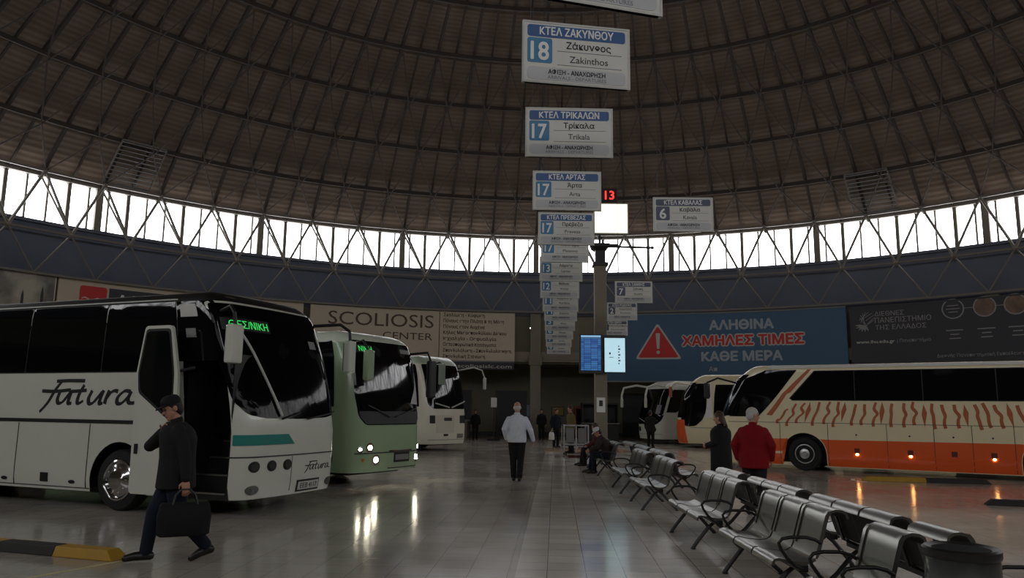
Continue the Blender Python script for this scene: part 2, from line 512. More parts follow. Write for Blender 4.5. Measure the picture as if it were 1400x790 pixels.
# ring chords and purlins
def ring_bar(name, fn, w, h, m, n=66, shift=0.0):
    mb = MB()
    for j in range(n):
        p0, p1 = fn(A0 + shift + 2*pi*j/n), fn(A0 + shift + 2*pi*(j+1)/n)
        mb.bar(p0, p1, w, h)
    return struct(mb.build(name, m))
RI = RAD - .75
ring_bar('trim_chord', lambda a: pol(a, RI, 9.35), .1, .1, M['steel'], shift=MOD/2)
ring_bar('trim_chord', lambda a: pol(a, RI+.1, 12.1), .1, .1, M['steel'])
ring_bar('trim_chord', lambda a: pol(a, RI+.2, 7.45), .1, .1, M['steel'])
SP = 3.0
for k in range(1, 11):
    ring_bar('trim_purlin', lambda a, k=k: dome(a, SP*k, .24), .11, .2, M['rib'])
# one roof bay at a time: ribs under the sheets and the lattice of the space frame
for k in range(22):
    a = A0 + 3*MOD*k
    mb = MB(); ml = MB()
    for j in range(6):
        az = a + MOD*j/2
        big = j % 2 == 0
        last = 10 if big else 8
        for i in range(last):
            mb.bar(dome(az, SP*i, .1 if not big else .16), dome(az, SP*(i+1), .1 if not big else .16), .09 if not big else .12, .1 if not big else .2)
    def inner(i, az): return dome(az, SP*i, .75) if i > 0 else pol(az, RI+.1, 12.1)
    for j in range(3):
        az = a + MOD*j
        bn = pol(az + MOD/2, RI, 9.35); bp = pol(az - MOD/2, RI, 9.35)
        tn = pol(az, RI+.1, 12.1)
        ml.tube([tn, bn], .07, 6); ml.tube([tn, bp], .07, 6)
        ml.tube([pol(az, RAD-.2, ZW1), bn], .05, 6)                 # second plane, at the glass
        ml.ball(tn, .12, 8, 6); ml.ball(bn, .12, 8, 6)
        lo = pol(az, RI+.2, 7.45)
        ml.tube([bn, lo], .045, 6); ml.tube([bp, lo], .045, 6)
        for i in range(0, 4):
            s0 = 0 if i % 2 == 0 else MOD/2
            n0 = inner(i, az + s0)
            for sg in (-1, 1):
                mb.tube([n0, inner(i+1, az + s0 + sg*MOD/2)], .036, 5)
    struct(mb.build('trim_roof_bay', M['rib'])); struct(ml.build('trim_lattice_bay', M['steel']))
# columns under the ring
for k in range(22):
    if k in (10, 11, 12): continue
    a = A0 + 3*MOD*k
    mb = MB(); Rm = Matrix.Rotation(-a, 3, 'Z')
    mb.box(pol(a, RAD+.05, 3.7), (.62, .5, 7.4), 0, Rm)
    mb.box(pol(a, RAD+.05, 4.55), (.8, .62, .5), 0, Rm)
    struct(mb.build('trim_column', M['concrete'], bevel=.02))
# concrete edge beam between the columns
mb = MB()
mb.lathe([(RAD-.1, 4.5), (RAD+.5, 4.5), (RAD+.5, 5.1), (RAD-.1, 5.1)], n=132, closed=True)
o = struct(mb.build('trim_beam', M['concrete'])); o.location = (CX, CY, 0)
# doors and panelling on the far wall
def wall_panel(name, az0, az1, z0, z1, m, r=33.4, dp=.12):
    return patch(name, rect(az0, z0, az1, z1), lambda a, b, e: pol(radians(a), r - e, b), m, None, 0, dp, du=1.0)
struct(wall_panel('door_1', -4.6, -1.2, 0, 2.9, M['darkgrey']))
d = bpy.data.objects['door_1']
for x in (-2.95, -2.75):
    c = pol(radians(x), 33.2, 1.1); MB().tube([c - Vector((0, 0, .35)), c + Vector((0, 0, .35))], .02, 8).build('door_handle', M['alu'], d)
struct(wall_panel('door_2', -10.5, -7.5, 0, 2.9, M['darkgrey']))
struct(wall_panel('door_3', 9.5, 14.5, 0, 2.8, M['black']))
struct(wall_panel('baseboard_back', -40, 40, 0, .25, M['darkgrey'], 33.5, .06))

# ------------------------------------------------------------------ hoardings round the wall
def board(name, az0, az1, z0, z1, m, label, cat='billboard', r=RAD-.28, frame=None):
    W = radians(az1-az0)*r; c = radians((az0+az1)/2)
    fn = lambda a, b, e: pol(c + a/r, r - e, b)
    t = thing(name, label, cat, pol(c, r, z0), 0)
    inv = Matrix.Translation(-t.location)
    lf = lambda a, b, e: inv @ fn(a, b, e)
    patch('panel', rect(-W/2, z0, W/2, z1), lf, m, t, -.12, 0, du=.6)
    fm = M[frame or 'grey']
    for nm, p in (('rail', rect(-W/2, z1-.06, W/2, z1+.02)), ('rail', rect(-W/2, z0-.02, W/2, z0+.06))):
        patch('frame_rail', p, lf, fm, t, -.1, .03, du=.6)
    return t, lf, W

def on(lf, c, az, r=RAD-.28):                 # azimuth (deg) -> metres along a board centred on c
    return (radians(az)-radians(c))*r
# cream hoarding of the spine clinic
c = (-27.4 - 3.15)/2
t, lf, W = board('advertising_hoarding', -27.4, -3.15, 4.45, 7.45, M['boardcream'],
    'cream hoarding reading SCOLIOSIS CENTER with a list of ailments, behind the green coach')
X = lambda az: on(lf, c, az)
text('headline_text', 'SCOLIOSIS', lf, X(-25.35), 6.76, .78, M['textbrown'], t, w=X(-13.0)-X(-25.35), align='L', e0=0, e1=.02)
text('headline_text', 'CENTER', lf, X(-13.1), 5.86, .42, M['textbrown'], t, w=2.9, align='R', e0=0, e1=.02)
patch('divider_line', rect(X(-12.28)-.02, 4.55, X(-12.28)+.02, 7.38), lf, M['textbrown'], t, 0, .015)
for i, (s, w) in enumerate([('Σκολίωση - Κύφωση', 2.45), ('Πόνους στην Πλάτη & τη Μέση', 3.6), ('Πόνους στον Αυχένα', 2.45), ('Κήλες Μεσοσπονδύλιου Δίσκου', 3.75),
                            ('Ισχιαλγία - Οσφυαλγία', 3.15), ('Οστεοπορωτικά Κατάγματα', 3.15), ('Σπονδυλόλυση - Σπονδυλολίσθηση', 4.05), ('Σπονδυλική Στένωση', 2.5)]):
    text('list_text', s, lf, X(-11.8), 7.2 - i*.35, .2, M['textbrown'], t, w=w, align='L', bold=.012, e0=0, e1=.015)
patch('address_strip', rect(X(-14), 4.0, X(-3.2), 4.42), lf, M['boarddark'], t, -.1, 0, du=.6)
text('address_text', 'scoliosislc.com', lf, X(-3.5), 4.2, .22, M['lightgrey'], t, w=3.2, align='R', bold=.01, e0=0, e1=.015)
# picture hoarding
t, lf, W = board('advertising_hoarding', -66, -52.9, 4.5, 7.5, M['boardcream'],
    'hoarding with a hazy grey landscape photograph, left edge of the photo above the white coach')
pm = bpy.data.materials.new('hazy_landscape'); pm.use_nodes = True; nt = pm.node_tree; bb = nt.nodes['Principled BSDF']
tc = N(nt, 'ShaderNodeTexCoord'); nz = N(nt, 'ShaderNodeTexNoise'); nz.inputs['Scale'].default_value = .7; nz.inputs['Detail'].default_value = 6
nt.links.new(tc.outputs['Object'], nz.inputs['Vector'])
rp = N(nt, 'ShaderNodeValToRGB'); rp.color_ramp.elements[0].color = srgb(104, 98, 92); rp.color_ramp.elements[1].color = srgb(186, 178, 160)
rp.color_ramp.elements[0].position = .35; rp.color_ramp.elements[1].position = .62
nt.links.new(nz.outputs['Fac'], rp.inputs[0]); nt.links.new(rp.outputs[0], bb.inputs['Base Color']); bb.inputs['Roughness'].default_value = .6
patch('landscape_picture', rect(-W/2+.06, 4.56, W/2-.06, 7.42), lf, pm, t, 0, .01, du=.6)
for x, h in ((W/2-1.35, 1.1), (W/2-.55, 1.5), (W/2-3.2, .8)):
    patch('cypress_print', rounded([(x-.07, 5.6), (x+.07, 5.6), (x+.05, 5.9+h*.5), (x, 5.9+h*.7), (x-.05, 5.9+h*.5)], .03), lf, M['boarddark'], t, .01, .02)
# cream hoarding with red emblem
c = (-52.7 - 28.2)/2
t, lf, W = board('advertising_hoarding', -52.7, -28.2, 4.5, 7.5, M['boardcream'],
    'cream hoarding with a red rounded emblem and dark title strip, above the white coach')
X = lambda az: on(lf, c, az)
patch('red_emblem', rect(X(-50.8), 6.0, X(-48.35), 7.2, .15), lf, M['boardgreyred'], t, 0, .02)
for k in range(2):
    patch('emblem_wave', [(X(-50.6)+i*.1, 6.62 - k*.2 + .06*sin(i*1.1)) for i in range(10)] + [(X(-50.6)+i*.1, 6.56 - k*.2 + .06*sin(i*1.1)) for i in range(9, -1, -1)], lf, M['boardcream'], t, .02, .03)
patch('title_strip', rect(X(-48.15), 6.0, X(-41.6), 7.2), lf, M['boarddark'], t, 0, .015, du=.5)
text('title_text', 'ΑΔΙΝ', lf, X(-47.4), 6.66, .55, M['paint_white'], t, w=1.75, align='L', bold=.02, e0=.015, e1=.03)
# blue price hoarding
c = (7.4 + 34.8)/2
t, lf, W = board('advertising_hoarding', 7.4, 34.8, 3.36, 7.35, M['boardblue'],
    'blue hoarding with red warning triangle and Greek price slogan, behind the right coaches')
X = lambda az: on(lf, c, az)
tri = [(X(11.3), 4.68), (X(16.8), 4.68), (X(14.0), 6.82)]
patch('triangle_border', rounded(tri, .22), lf, M['lightgrey'], t, 0, .02, du=.4)
cx = sum(p[0] for p in tri)/3; cy = sum(p[1] for p in tri)/3
patch('red_triangle', rounded([(cx+(p[0]-cx)*.87, cy+(p[1]-cy)*.87) for p in tri], .15), lf, M['boardgreyred'], t, .02, .035, du=.4)
patch('exclamation_mark', rounded([(cx-.07, 5.28), (cx+.07, 5.28), (cx+.13, 6.2), (cx-.13, 6.2)], .05), lf, M['lightgrey'], t, .035, .05)
patch('exclamation_mark', [(cx+.1*cos(i*pi/6), 5.08+.1*sin(i*pi/6)) for i in range(12)], lf, M['lightgrey'], t, .035, .05)
text('slogan_text', 'ΑΛΗΘΙΝΑ', lf, X(23.57), 6.62, .52, M['textpale'], t, w=X(27.1)-X(20.0), bold=.045, e0=0, e1=.015)
text('slogan_outline', 'ΧΑΜΗΛΕΣ ΤΙΜΕΣ', lf, X(23.6), 5.73, .54, M['lightgrey'], t, w=X(30.3)-X(16.9), bold=.13, e0=0, e1=.012)
text('slogan_text', 'ΧΑΜΗΛΕΣ ΤΙΜΕΣ', lf, X(23.6), 5.73, .54, M['boardgreyred'], t, w=X(30.3)-X(16.9), bold=.04, e0=.012, e1=.024)
text('slogan_text', 'ΚΑΘΕ ΜΕΡΑ', lf, X(23.5), 4.83, .52, M['textpale'], t, w=X(28.0)-X(19.1), bold=.045, e0=0, e1=.015)
text('slogan_text', 'Απ', lf, X(20.3), 4.1, .28, M['textpale'], t, e0=0, e1=.015)
# dark university hoarding
c = (35.15 + 59)/2
t, lf, W = board('advertising_hoarding', 35.15, 59, 4.2, 7.27, M['boarddark'],
    'charcoal university hoarding with white emblem and three ringed pictures, far right', frame='darkgrey')
X = lambda az: on(lf, c, az)
mb = MB()
r0 = random.Random(3)
ex, ey = X(36.7), 6.42
for i in range(9):                                            # network-like emblem: nodes, spokes and a sweep of leaves
    an = radians(-30+i*26)
    p = (ex+.1+.36*cos(an), ey+.25+.3*sin(an)); q = (ex-.1+.2*cos(an*2.3), ey-.05+.22*sin(an*1.7))
    d = Vector((q[0]-p[0], q[1]-p[1])).normalized(); n = Vector((-d.y, d.x))*.012
    mb.prism([(p[0]+n.x, p[1]+n.y), (p[0]-n.x, p[1]-n.y), (q[0]-n.x, q[1]-n.y), (q[0]+n.x, q[1]+n.y)], lf, 0, .015)
for i in range(6):
    an = radians(185+i*22)
    p = (ex-.05, ey-.15); q = (ex-.05+.5*cos(an), ey-.1+.42*sin(an)); n = Vector((-sin(an), cos(an)))*.05
    m_ = ((p[0]+q[0])/2, (p[1]+q[1])/2)
    mb.prism([p, (m_[0]+n.x, m_[1]+n.y), q, (m_[0]-n.x, m_[1]-n.y)], lf, 0, .015)
mb.build('emblem', M['textdim'], t)
text('name_text', 'ΔΙΕΘΝΕΣ', lf, X(37.65), 6.84, .24, M['textdim'], t, w=1.4, align='L', e0=0, e1=.015)
text('name_text', 'ΠΑΝΕΠΙΣΤΗΜΙΟ', lf, X(37.65), 6.5, .27, M['textdim'], t, w=2.65, align='L', e0=0, e1=.015)
text('name_text', 'ΤΗΣ ΕΛΛΑΔΟΣ', lf, X(37.65), 6.12, .24, M['textdim'], t, w=2.4, align='L', e0=0, e1=.015)
text('address_text', 'www.ihu.edu.gr', lf, X(35.7), 5.4, .17, M['lightgrey'], t, w=1.85, align='L', bold=.02, e0=0, e1=.015)
text('address_text', '| Πανεπιστήμιο', lf, X(39.7), 5.4, .17, M['textdim'], t, w=1.55, align='L', e0=0, e1=.015)
picm = mat('ring_picture', (120, 96, 80), .6, noise=.7, nscale=3)
for i, az in enumerate((45.05, 47.85, 50.5)):
    x = X(az); z = 6.83
    patch('ring', [(x+.5*cos(k*pi/18), z+.5*sin(k*pi/18)) for k in range(36)], lf, M['textdim'], t, 0, .012)
    patch('ring_picture', [(x+.44*cos(k*pi/18), z+.44*sin(k*pi/18)) for k in range(36)], lf, picm if i else M['boarddark'], t, .012, .02)
    if i == 0:
        for k, w in enumerate((.5, .62, .42)):
            patch('caption_line', rect(x-w/2, z+.14-k*.16, x+w/2, z+.18-k*.16), lf, M['textdim'], t, .02, .026)
    if i < 2: patch('connector', rect(x+.5, z-.015, X((45.05, 47.85, 50.5)[i+1])-.5, z+.015), lf, M['textdim'], t, 0, .012)
    for k, w in enumerate((.75, .4, .5)):
        patch('caption_line', rect(x-w/2, 5.75-k*.2, x+w/2, 5.80-k*.2), lf, M['textdim'], t, 0, .01)
text('footer_text', 'Διεθνής Πανεπιστημιακή Εκπαίδευση στην Ελλάδα', lf, X(43.3), 4.55, .16, M['textdim'], t, w=5.2, align='L', e0=0, e1=.015)
# wall lamp between the hoardings
p = pol(radians(-1.0), RAD+.0, 6.53)
t = thing('wall_lamp', 'small bright lamp on the dark wall left of the row of hanging signs', 'lamp', p)
mb = MB(); mb.box((0, 0, 0), (.34, .12, .2)); mb.bar((0, .05, 0), (0, .2, 0), .06); mb.build('housing', M['darkgrey'], t, bevel=.02)
MB().ball((0, -.08, 0), (.13, .06, .07)).build('lens', M['lampon'], t)
# louvred vent panels in the roof
for i, az in enumerate((-50.0+.0, 36.4)):
    a1, a2 = radians(az), radians(az)+MOD*.82
    t = thing('roof_vent', ('slatted roof vent above the clerestory at upper left', 'slatted roof vent above the clerestory at right')[i], 'vent', dome((a1+a2)/2, 1.9, .3), 0, None)
    inv = Matrix.Translation(-t.location)
    mb = MB()
    for k in range(11):
        s = .7+k*.235
        mb.bar(inv @ dome(a1, s, .36), inv @ dome(a2, s, .36), .15, .02)
    mb.build('slats', M['grey'], t)
    mb = MB()
    for a_ in (a1, a2): mb.bar(inv @ dome(a_, .6, .34), inv @ dome(a_, 3.15, .34), .06, .08)
    for s in (.6, 3.15): mb.bar(inv @ dome(a1, s, .34), inv @ dome(a2, s, .34), .06, .08)
    mb.build('vent_frame', M['steel'], t)

# ------------------------------------------------------------------ hanging platform signs
def sign(x, y, z0, head, num, gr, en, label, group='hanging platform signs', yaw=0.0, navy=False, W=1.25):
    H = W*.588
    t = thing('platform_sign', label, 'sign', (x, y, z0), yaw, group)
    F = flat((0, -.02, 0), (1, 0, 0), (0, 0, 1))
    k = W/1.25; v = k*.8
    patch('panel', rect(-W/2, 0, W/2, H, .03), F, M['signwhite'], t, -.04, 0)
    mb = MB()
    for p in (rect(-W/2, 0, W/2, .022), rect(-W/2, H-.022, W/2, H), rect(-W/2, .022, -W/2+.022, H-.022), rect(W/2-.022, .022, W/2, H-.022)): mb.prism(p, F, -.042, .006)
    mb.build('frame', M['lightgrey'], t)
    hb, nb = (M['signnavy'], M['signnavy']) if navy else (M['signblue'], M['signteal'])
    patch('header_band', rect(-W/2+.055, H-.22*v-.01, W/2-.055, H-.045, .035), F, hb, t, 0, .004)
    patch('number_box', rect(-W/2+.055, .3*v, -W/2+.34*k, H-.25*v, .03), F, nb, t, 0, .004)
    patch('footer_band', rect(-W/2+.055, .04, W/2-.055, .24*v, .06), F, M['signband'], t, 0, .004)
    for zz in (.49*v, .285*v): patch('divider_line', rect(-W/2+.4*k, zz, W/2-.1, zz+.006), F, M['inkgrey'], t, 0, .003)
    text('header_text', head, F, 0, H-.125*v-.01, .095*k, M['paint_white'], t, w=min(.9*k, .066*k*len(head)), bold=.02, e0=.004, e1=.007)
    text('number_text', num, F, -W/2+.197*k, (.3*v+H-.25*v)/2, .22*k, M['paint_white'], t, bold=.02, w=.2*k if len(num) > 1 else None, e0=.004, e1=.007)
    text('name_text', gr, F, .14*k, .59*v, .082*k, M['ink'], t, bold=.016, e0=0, e1=.003)
    text('name_text', en, F, .14*k, .385*v, .082*k, M['ink'], t, e0=0, e1=.003)
    text('footer_text', 'ΑΦΙΞΗ - ΑΝΑΧΩΡΗΣΗ', F, 0, .178*v, .052*k, M['ink'], t, w=.66*k, bold=.025, e0=.004, e1=.006)
    text('footer_text', 'ARRIVALS - DEPARTURES', F, 0, .098*v, .042*k, M['inkgrey'], t, w=.68*k, e0=.004, e1=.006)
    for sx in (-W*.42, W*.42):
        c_, s_ = cos(yaw), sin(yaw)
        zt = dome_z(x + sx*c_, y + sx*s_, .1) - z0
        MB().tube([(sx, .02, H-.02), (sx, .02, zt)], .004, 5).build('hanger_wire', M['darkgrey'], t)
    return t
SIGNS = [  # along the walkway: position along y, number, names
    (6.2, 5.15, 'ΚΤΕΛ ΗΡΑΚΛΕΙΟΥ', '18', 'Ηράκλειο', 'Heraklion', 16, 'white platform sign cut off by the top edge of the photo, nearest of the row'),
    (8.2, 5.30, 'ΚΤΕΛ ΖΑΚΥΝΘΟΥ', '18', 'Ζάκυνθος', 'Zakinthos', 9.5, 'platform sign 18 for Zakinthos, large and slightly tilted at the top'),
    (10.5, 5.24, 'ΚΤΕΛ ΤΡΙΚΑΛΩΝ', '17', 'Τρίκαλα', 'Trikala', 1.5, 'platform sign 17 for Trikala, below the Zakinthos sign'),
    (13.55, 5.27, 'ΚΤΕΛ ΑΡΤΑΣ', '17', 'Άρτα', 'Arta', 1.5, 'platform sign 17 for Arta, beside the red digits'),
    (16.65, 5.30, 'ΚΤΕΛ ΠΡΕΒΕΖΑΣ', '17', 'Πρέβεζα', 'Preveza', 1.5, 'platform sign 17 for Preveza, header just clear of the Arta sign'),
    (19.7, 5.5, 'ΚΤΕΛ ΙΩΑΝΝΙΝΩΝ', '17', 'Μέτσοβο', 'Metsovo', 1.5, 'platform sign 17 hanging directly behind the Preveza sign, its header hidden'),
    (22.0, 5.38, 'ΚΤΕΛ ΛΑΡΙΣΑΣ', '13', 'Λάρισα', 'Larisa', 1.5, 'second platform sign behind Preveza, with a pale blue two-digit number'),
    (24.3, 5.22, 'ΚΤΕΛ ΒΟΛΟΥ', '12', 'Βόλος', 'Volos', 1.5, 'third platform sign behind Preveza, its lower half showing'),
    (26.6, 5.08, 'ΚΤΕΛ ΚΑΡΔΙΤΣΑΣ', '11', 'Καρδίτσα', 'Karditsa', 1.5, 'fourth platform sign behind Preveza, mostly its grey footer showing'),
    (29.0, 5.02, 'ΚΤΕΛ ΠΙΕΡΙΑΣ', '11', 'Κατερίνη', 'Katerini', 1.5, 'fifth platform sign behind Preveza, thin strip with dark footer text'),
    (31.6, 4.92, 'ΚΤΕΛ ΗΜΑΘΙΑΣ', '5', 'Βέροια', 'Veria', 1.5, 'sixth platform sign behind Preveza, with a single pale digit'),
    (34.4, 4.82, 'ΚΤΕΛ ΠΕΛΛΑΣ', '8', 'Έδεσσα', 'Edessa', 1.5, 'seventh platform sign behind Preveza, low in the stack'),
    (37.4, 4.72, 'ΚΤΕΛ ΣΕΡΡΩΝ', '7', 'Σέρρες', 'Serres', 1.5, 'last but one in the row of signs above the walkway'),
    (40.6, 4.60, 'ΚΤΕΛ ΔΡΑΜΑΣ', '6', 'Δράμα', 'Drama', 1.5, 'farthest and lowest sign of the row above the walkway'),
]
SX = {6.2: .70, 8.2: .70, 10.5: .79, 13.55: .98, 16.65: 1.19, 19.7: 1.37, 22.0: 1.42, 24.3: 1.53, 26.6: 1.70, 29.0: 1.86, 31.6: 2.0, 34.4: 2.15, 37.4: 2.31, 40.6: 2.51}
for y, z, hd, nu, g_, e_, yw, lb in SIGNS:
    sign(SX[y], y, z, hd, nu, g_, e_, lb, yaw=radians(yw))
sign(3.57, 15.66, 5.40, 'ΚΤΕΛ ΚΑΒΑΛΑΣ', '6', 'Καβάλα', 'Kavala', 'platform sign 6 for Kavala, alone at right above the walkway', 'hanging signs right of the column', radians(-1), True)
sign(4.09, 25.5, 5.26, 'ΚΤΕΛ ΞΑΝΘΗΣ', '7', 'Ξάνθη', 'Xanthi', 'grey-headed platform sign 7, upper of three signs right of the column', 'hanging signs right of the column', radians(-1), True)
sign(4.59, 31.7, 5.40, 'ΚΤΕΛ ΡΟΔΟΠΗΣ', '2', 'Κομοτηνή', 'Komotini', 'grey-headed platform sign, middle of three signs right of the column', 'hanging signs right of the column', radians(-1), True)
sign(4.98, 36.9, 5.26, 'ΚΤΕΛ ΕΒΡΟΥ', '1', 'Αλεξανδρούπολη', 'Alexandroupoli', 'pale platform sign just above the bright white screen, lowest of three right of the column', 'hanging signs right of the column', radians(-1), True)

# ------------------------------------------------------------------ the column with screens
PX, PY = 3.48, 30.0
t = thing('concrete_column', 'slim square concrete column rising among the benches, carrying the screens', 'column', (PX, PY, 0))
MB().box((0, 0, 3.68), (.46, .46, 7.36)).build('shaft', M['concrete'], t, bevel=.03)
mb = MB(); mb.box((0, 0, 7.4), (.6, .6, .14)); mb.build('collar', M['blacksteel'], t, bevel=.01)
mb = MB()
mb.loft([[(sx*w, sy*w, z) for sx, sy in ((-1, -1), (1, -1), (1, 1), (-1, 1))] for z, w in ((7.45, .2), (7.95, .2), (8.1, .34), (8.22, .36))])
mb.bar((-.4, 0, 8.18), (.7, 0, 8.18), .16, .14); mb.build('bracket', M['blacksteel'], t)
mb = MB(); mb.tube([(.3, 0, 8.15), (2.1, 0, 8.12)], .045, 8); mb.ball((2.1, 0, 8.12), .07, 8, 6); mb.build('cross_arm', M['darkgrey'], t)
mb = MB(); mb.tube([(0, 0, 8.2), (0, 0, 10.1)], .05, 8); mb.box((0, 0, 8.5), (.16, .16, .1)); mb.build('mast', M['blacksteel'], t)
# backlit box and digits above the column
t = thing('lightbox', 'glowing blank white lightbox above the column, beside the Preveza sign', 'lightbox', (PX+.42, PY-.30, 8.62))
MB().box((0, .06, .6), (1.36, .16, 1.24)).build('casing', M['lightgrey'], t, bevel=.01)
MB().box((0, -.03, .6), (1.28, .03, 1.16)).build('lit_face', mat('lit_face', (250, 248, 228), .5, emit=(250, 250, 226), estr=1.6), t)
MB().tube([(-.42, .1, .1), (-.42, .25, .1)], .04, 8).build('bracket', M['blacksteel'], t)
t = thing('number_display', 'red digit display reading 13 just above the glowing lightbox', 'display', (PX+.27, PY-.28, 9.92))
MB().box((0, .05, .27), (.86, .14, .54)).build('casing', mat('led_case', (40, 12, 12), .4), t, bevel=.01)
text('digits', '13', flat((.1, -.02, .27), (1, 0, 0), (0, 0, 1)), 0, 0, .36, mat('led_red', (255, 70, 60), .4, emit=(255, 50, 44), estr=3.0), t, bold=.01, e1=.01)
MB().tube([(-.27, .1, .1), (-.27, .24, .1)], .03, 6).build('bracket', M['blacksteel'], t)
# screens
scr = bpy.data.materials.new('timetable_screen'); scr.use_nodes = True; nt = scr.node_tree; bb = nt.nodes['Principled BSDF']
bb.inputs['Base Color'].default_value = (.01, .02, .05, 1); bb.inputs['Roughness'].default_value = .3
tc = N(nt, 'ShaderNodeTexCoord'); br = N(nt, 'ShaderNodeTexBrick', offset=0)
br.inputs['Scale'].default_value = 1; br.inputs['Brick Width'].default_value = .26; br.inputs['Row Height'].default_value = .075
br.inputs['Mortar Size'].default_value = .008; br.inputs['Color1'].default_value = srgb(30, 84, 170); br.inputs['Color2'].default_value = srgb(70, 140, 205); br.inputs['Mortar'].default_value = srgb(12, 30, 70)
mp = N(nt, 'ShaderNodeMapping'); mp.inputs['Rotation'].default_value = (pi/2, 0, 0)
nt.links.new(tc.outputs['Object'], mp.inputs[0]); nt.links.new(mp.outputs[0], br.inputs['Vector'])
nt.links.new(br.outputs['Color'], bb.inputs['Emission Color']); bb.inputs['Emission Strength'].default_value = .75
t = thing('departure_screen', 'upright blue timetable screen on the left side of the column', 'screen', (PX-.42, PY-.45, 3.12), 0)
MB().box((0, .05, .72), (.9, .1, 1.5)).build('casing', M['darkgrey'], t, bevel=.01)
MB().box((0, -.01, .7), (.76, .03, 1.26)).build('display', scr, t)
MB().box((0, -.012, 1.39), (.76, .03, .07)).build('display_header', mat('screen_header', (150, 200, 235), .4, emit=(150, 205, 240), estr=.7), t)
MB().box((.3, .155, .75), (.2, .11, .2)).build('bracket', M['blacksteel'], t)
t = thing('departure_screen', 'upright bright pale screen on the right side of the column', 'screen', (PX+.5, PY-.45, 3.1), 0)
MB().box((0, .05, .74), (.84, .1, 1.46)).build('casing', M['darkgrey'], t, bevel=.01)
MB().box((0, -.01, .7), (.78, .03, 1.3)).build('display', mat('screen_white', (196, 228, 238), .4, emit=(186, 226, 240), estr=.95), t)
mb = MB(); F = flat((0, -.026, 0), (1, 0, 0), (0, 0, 1))
for k in range(7): mb.prism(rect(.13, .35+k*.11, .17+.04*(k % 2), .40+k*.11), F, 0, .004)
mb.prism(rect(-.22, .72, -.16, .8), F, 0, .004); mb.prism(rect(-.22, .6, -.06, .62), F, 0, .004)
mb.build('display_text', M['ink'], t)
MB().box((-.34, .155, .75), (.2, .11, .2)).build('bracket', M['blacksteel'], t)
t = thing('paper_notice', 'white paper notice with a dark picture taped to the column', 'notice', (PX-.02, PY-.235, 1.62))
MB().box((0, 0, .28), (.33, .01, .56)).build('sheet', M['paint_white'], t)
MB().box((0, -.007, .34), (.14, .006, .22)).build('printed_picture', M['ink'], t)

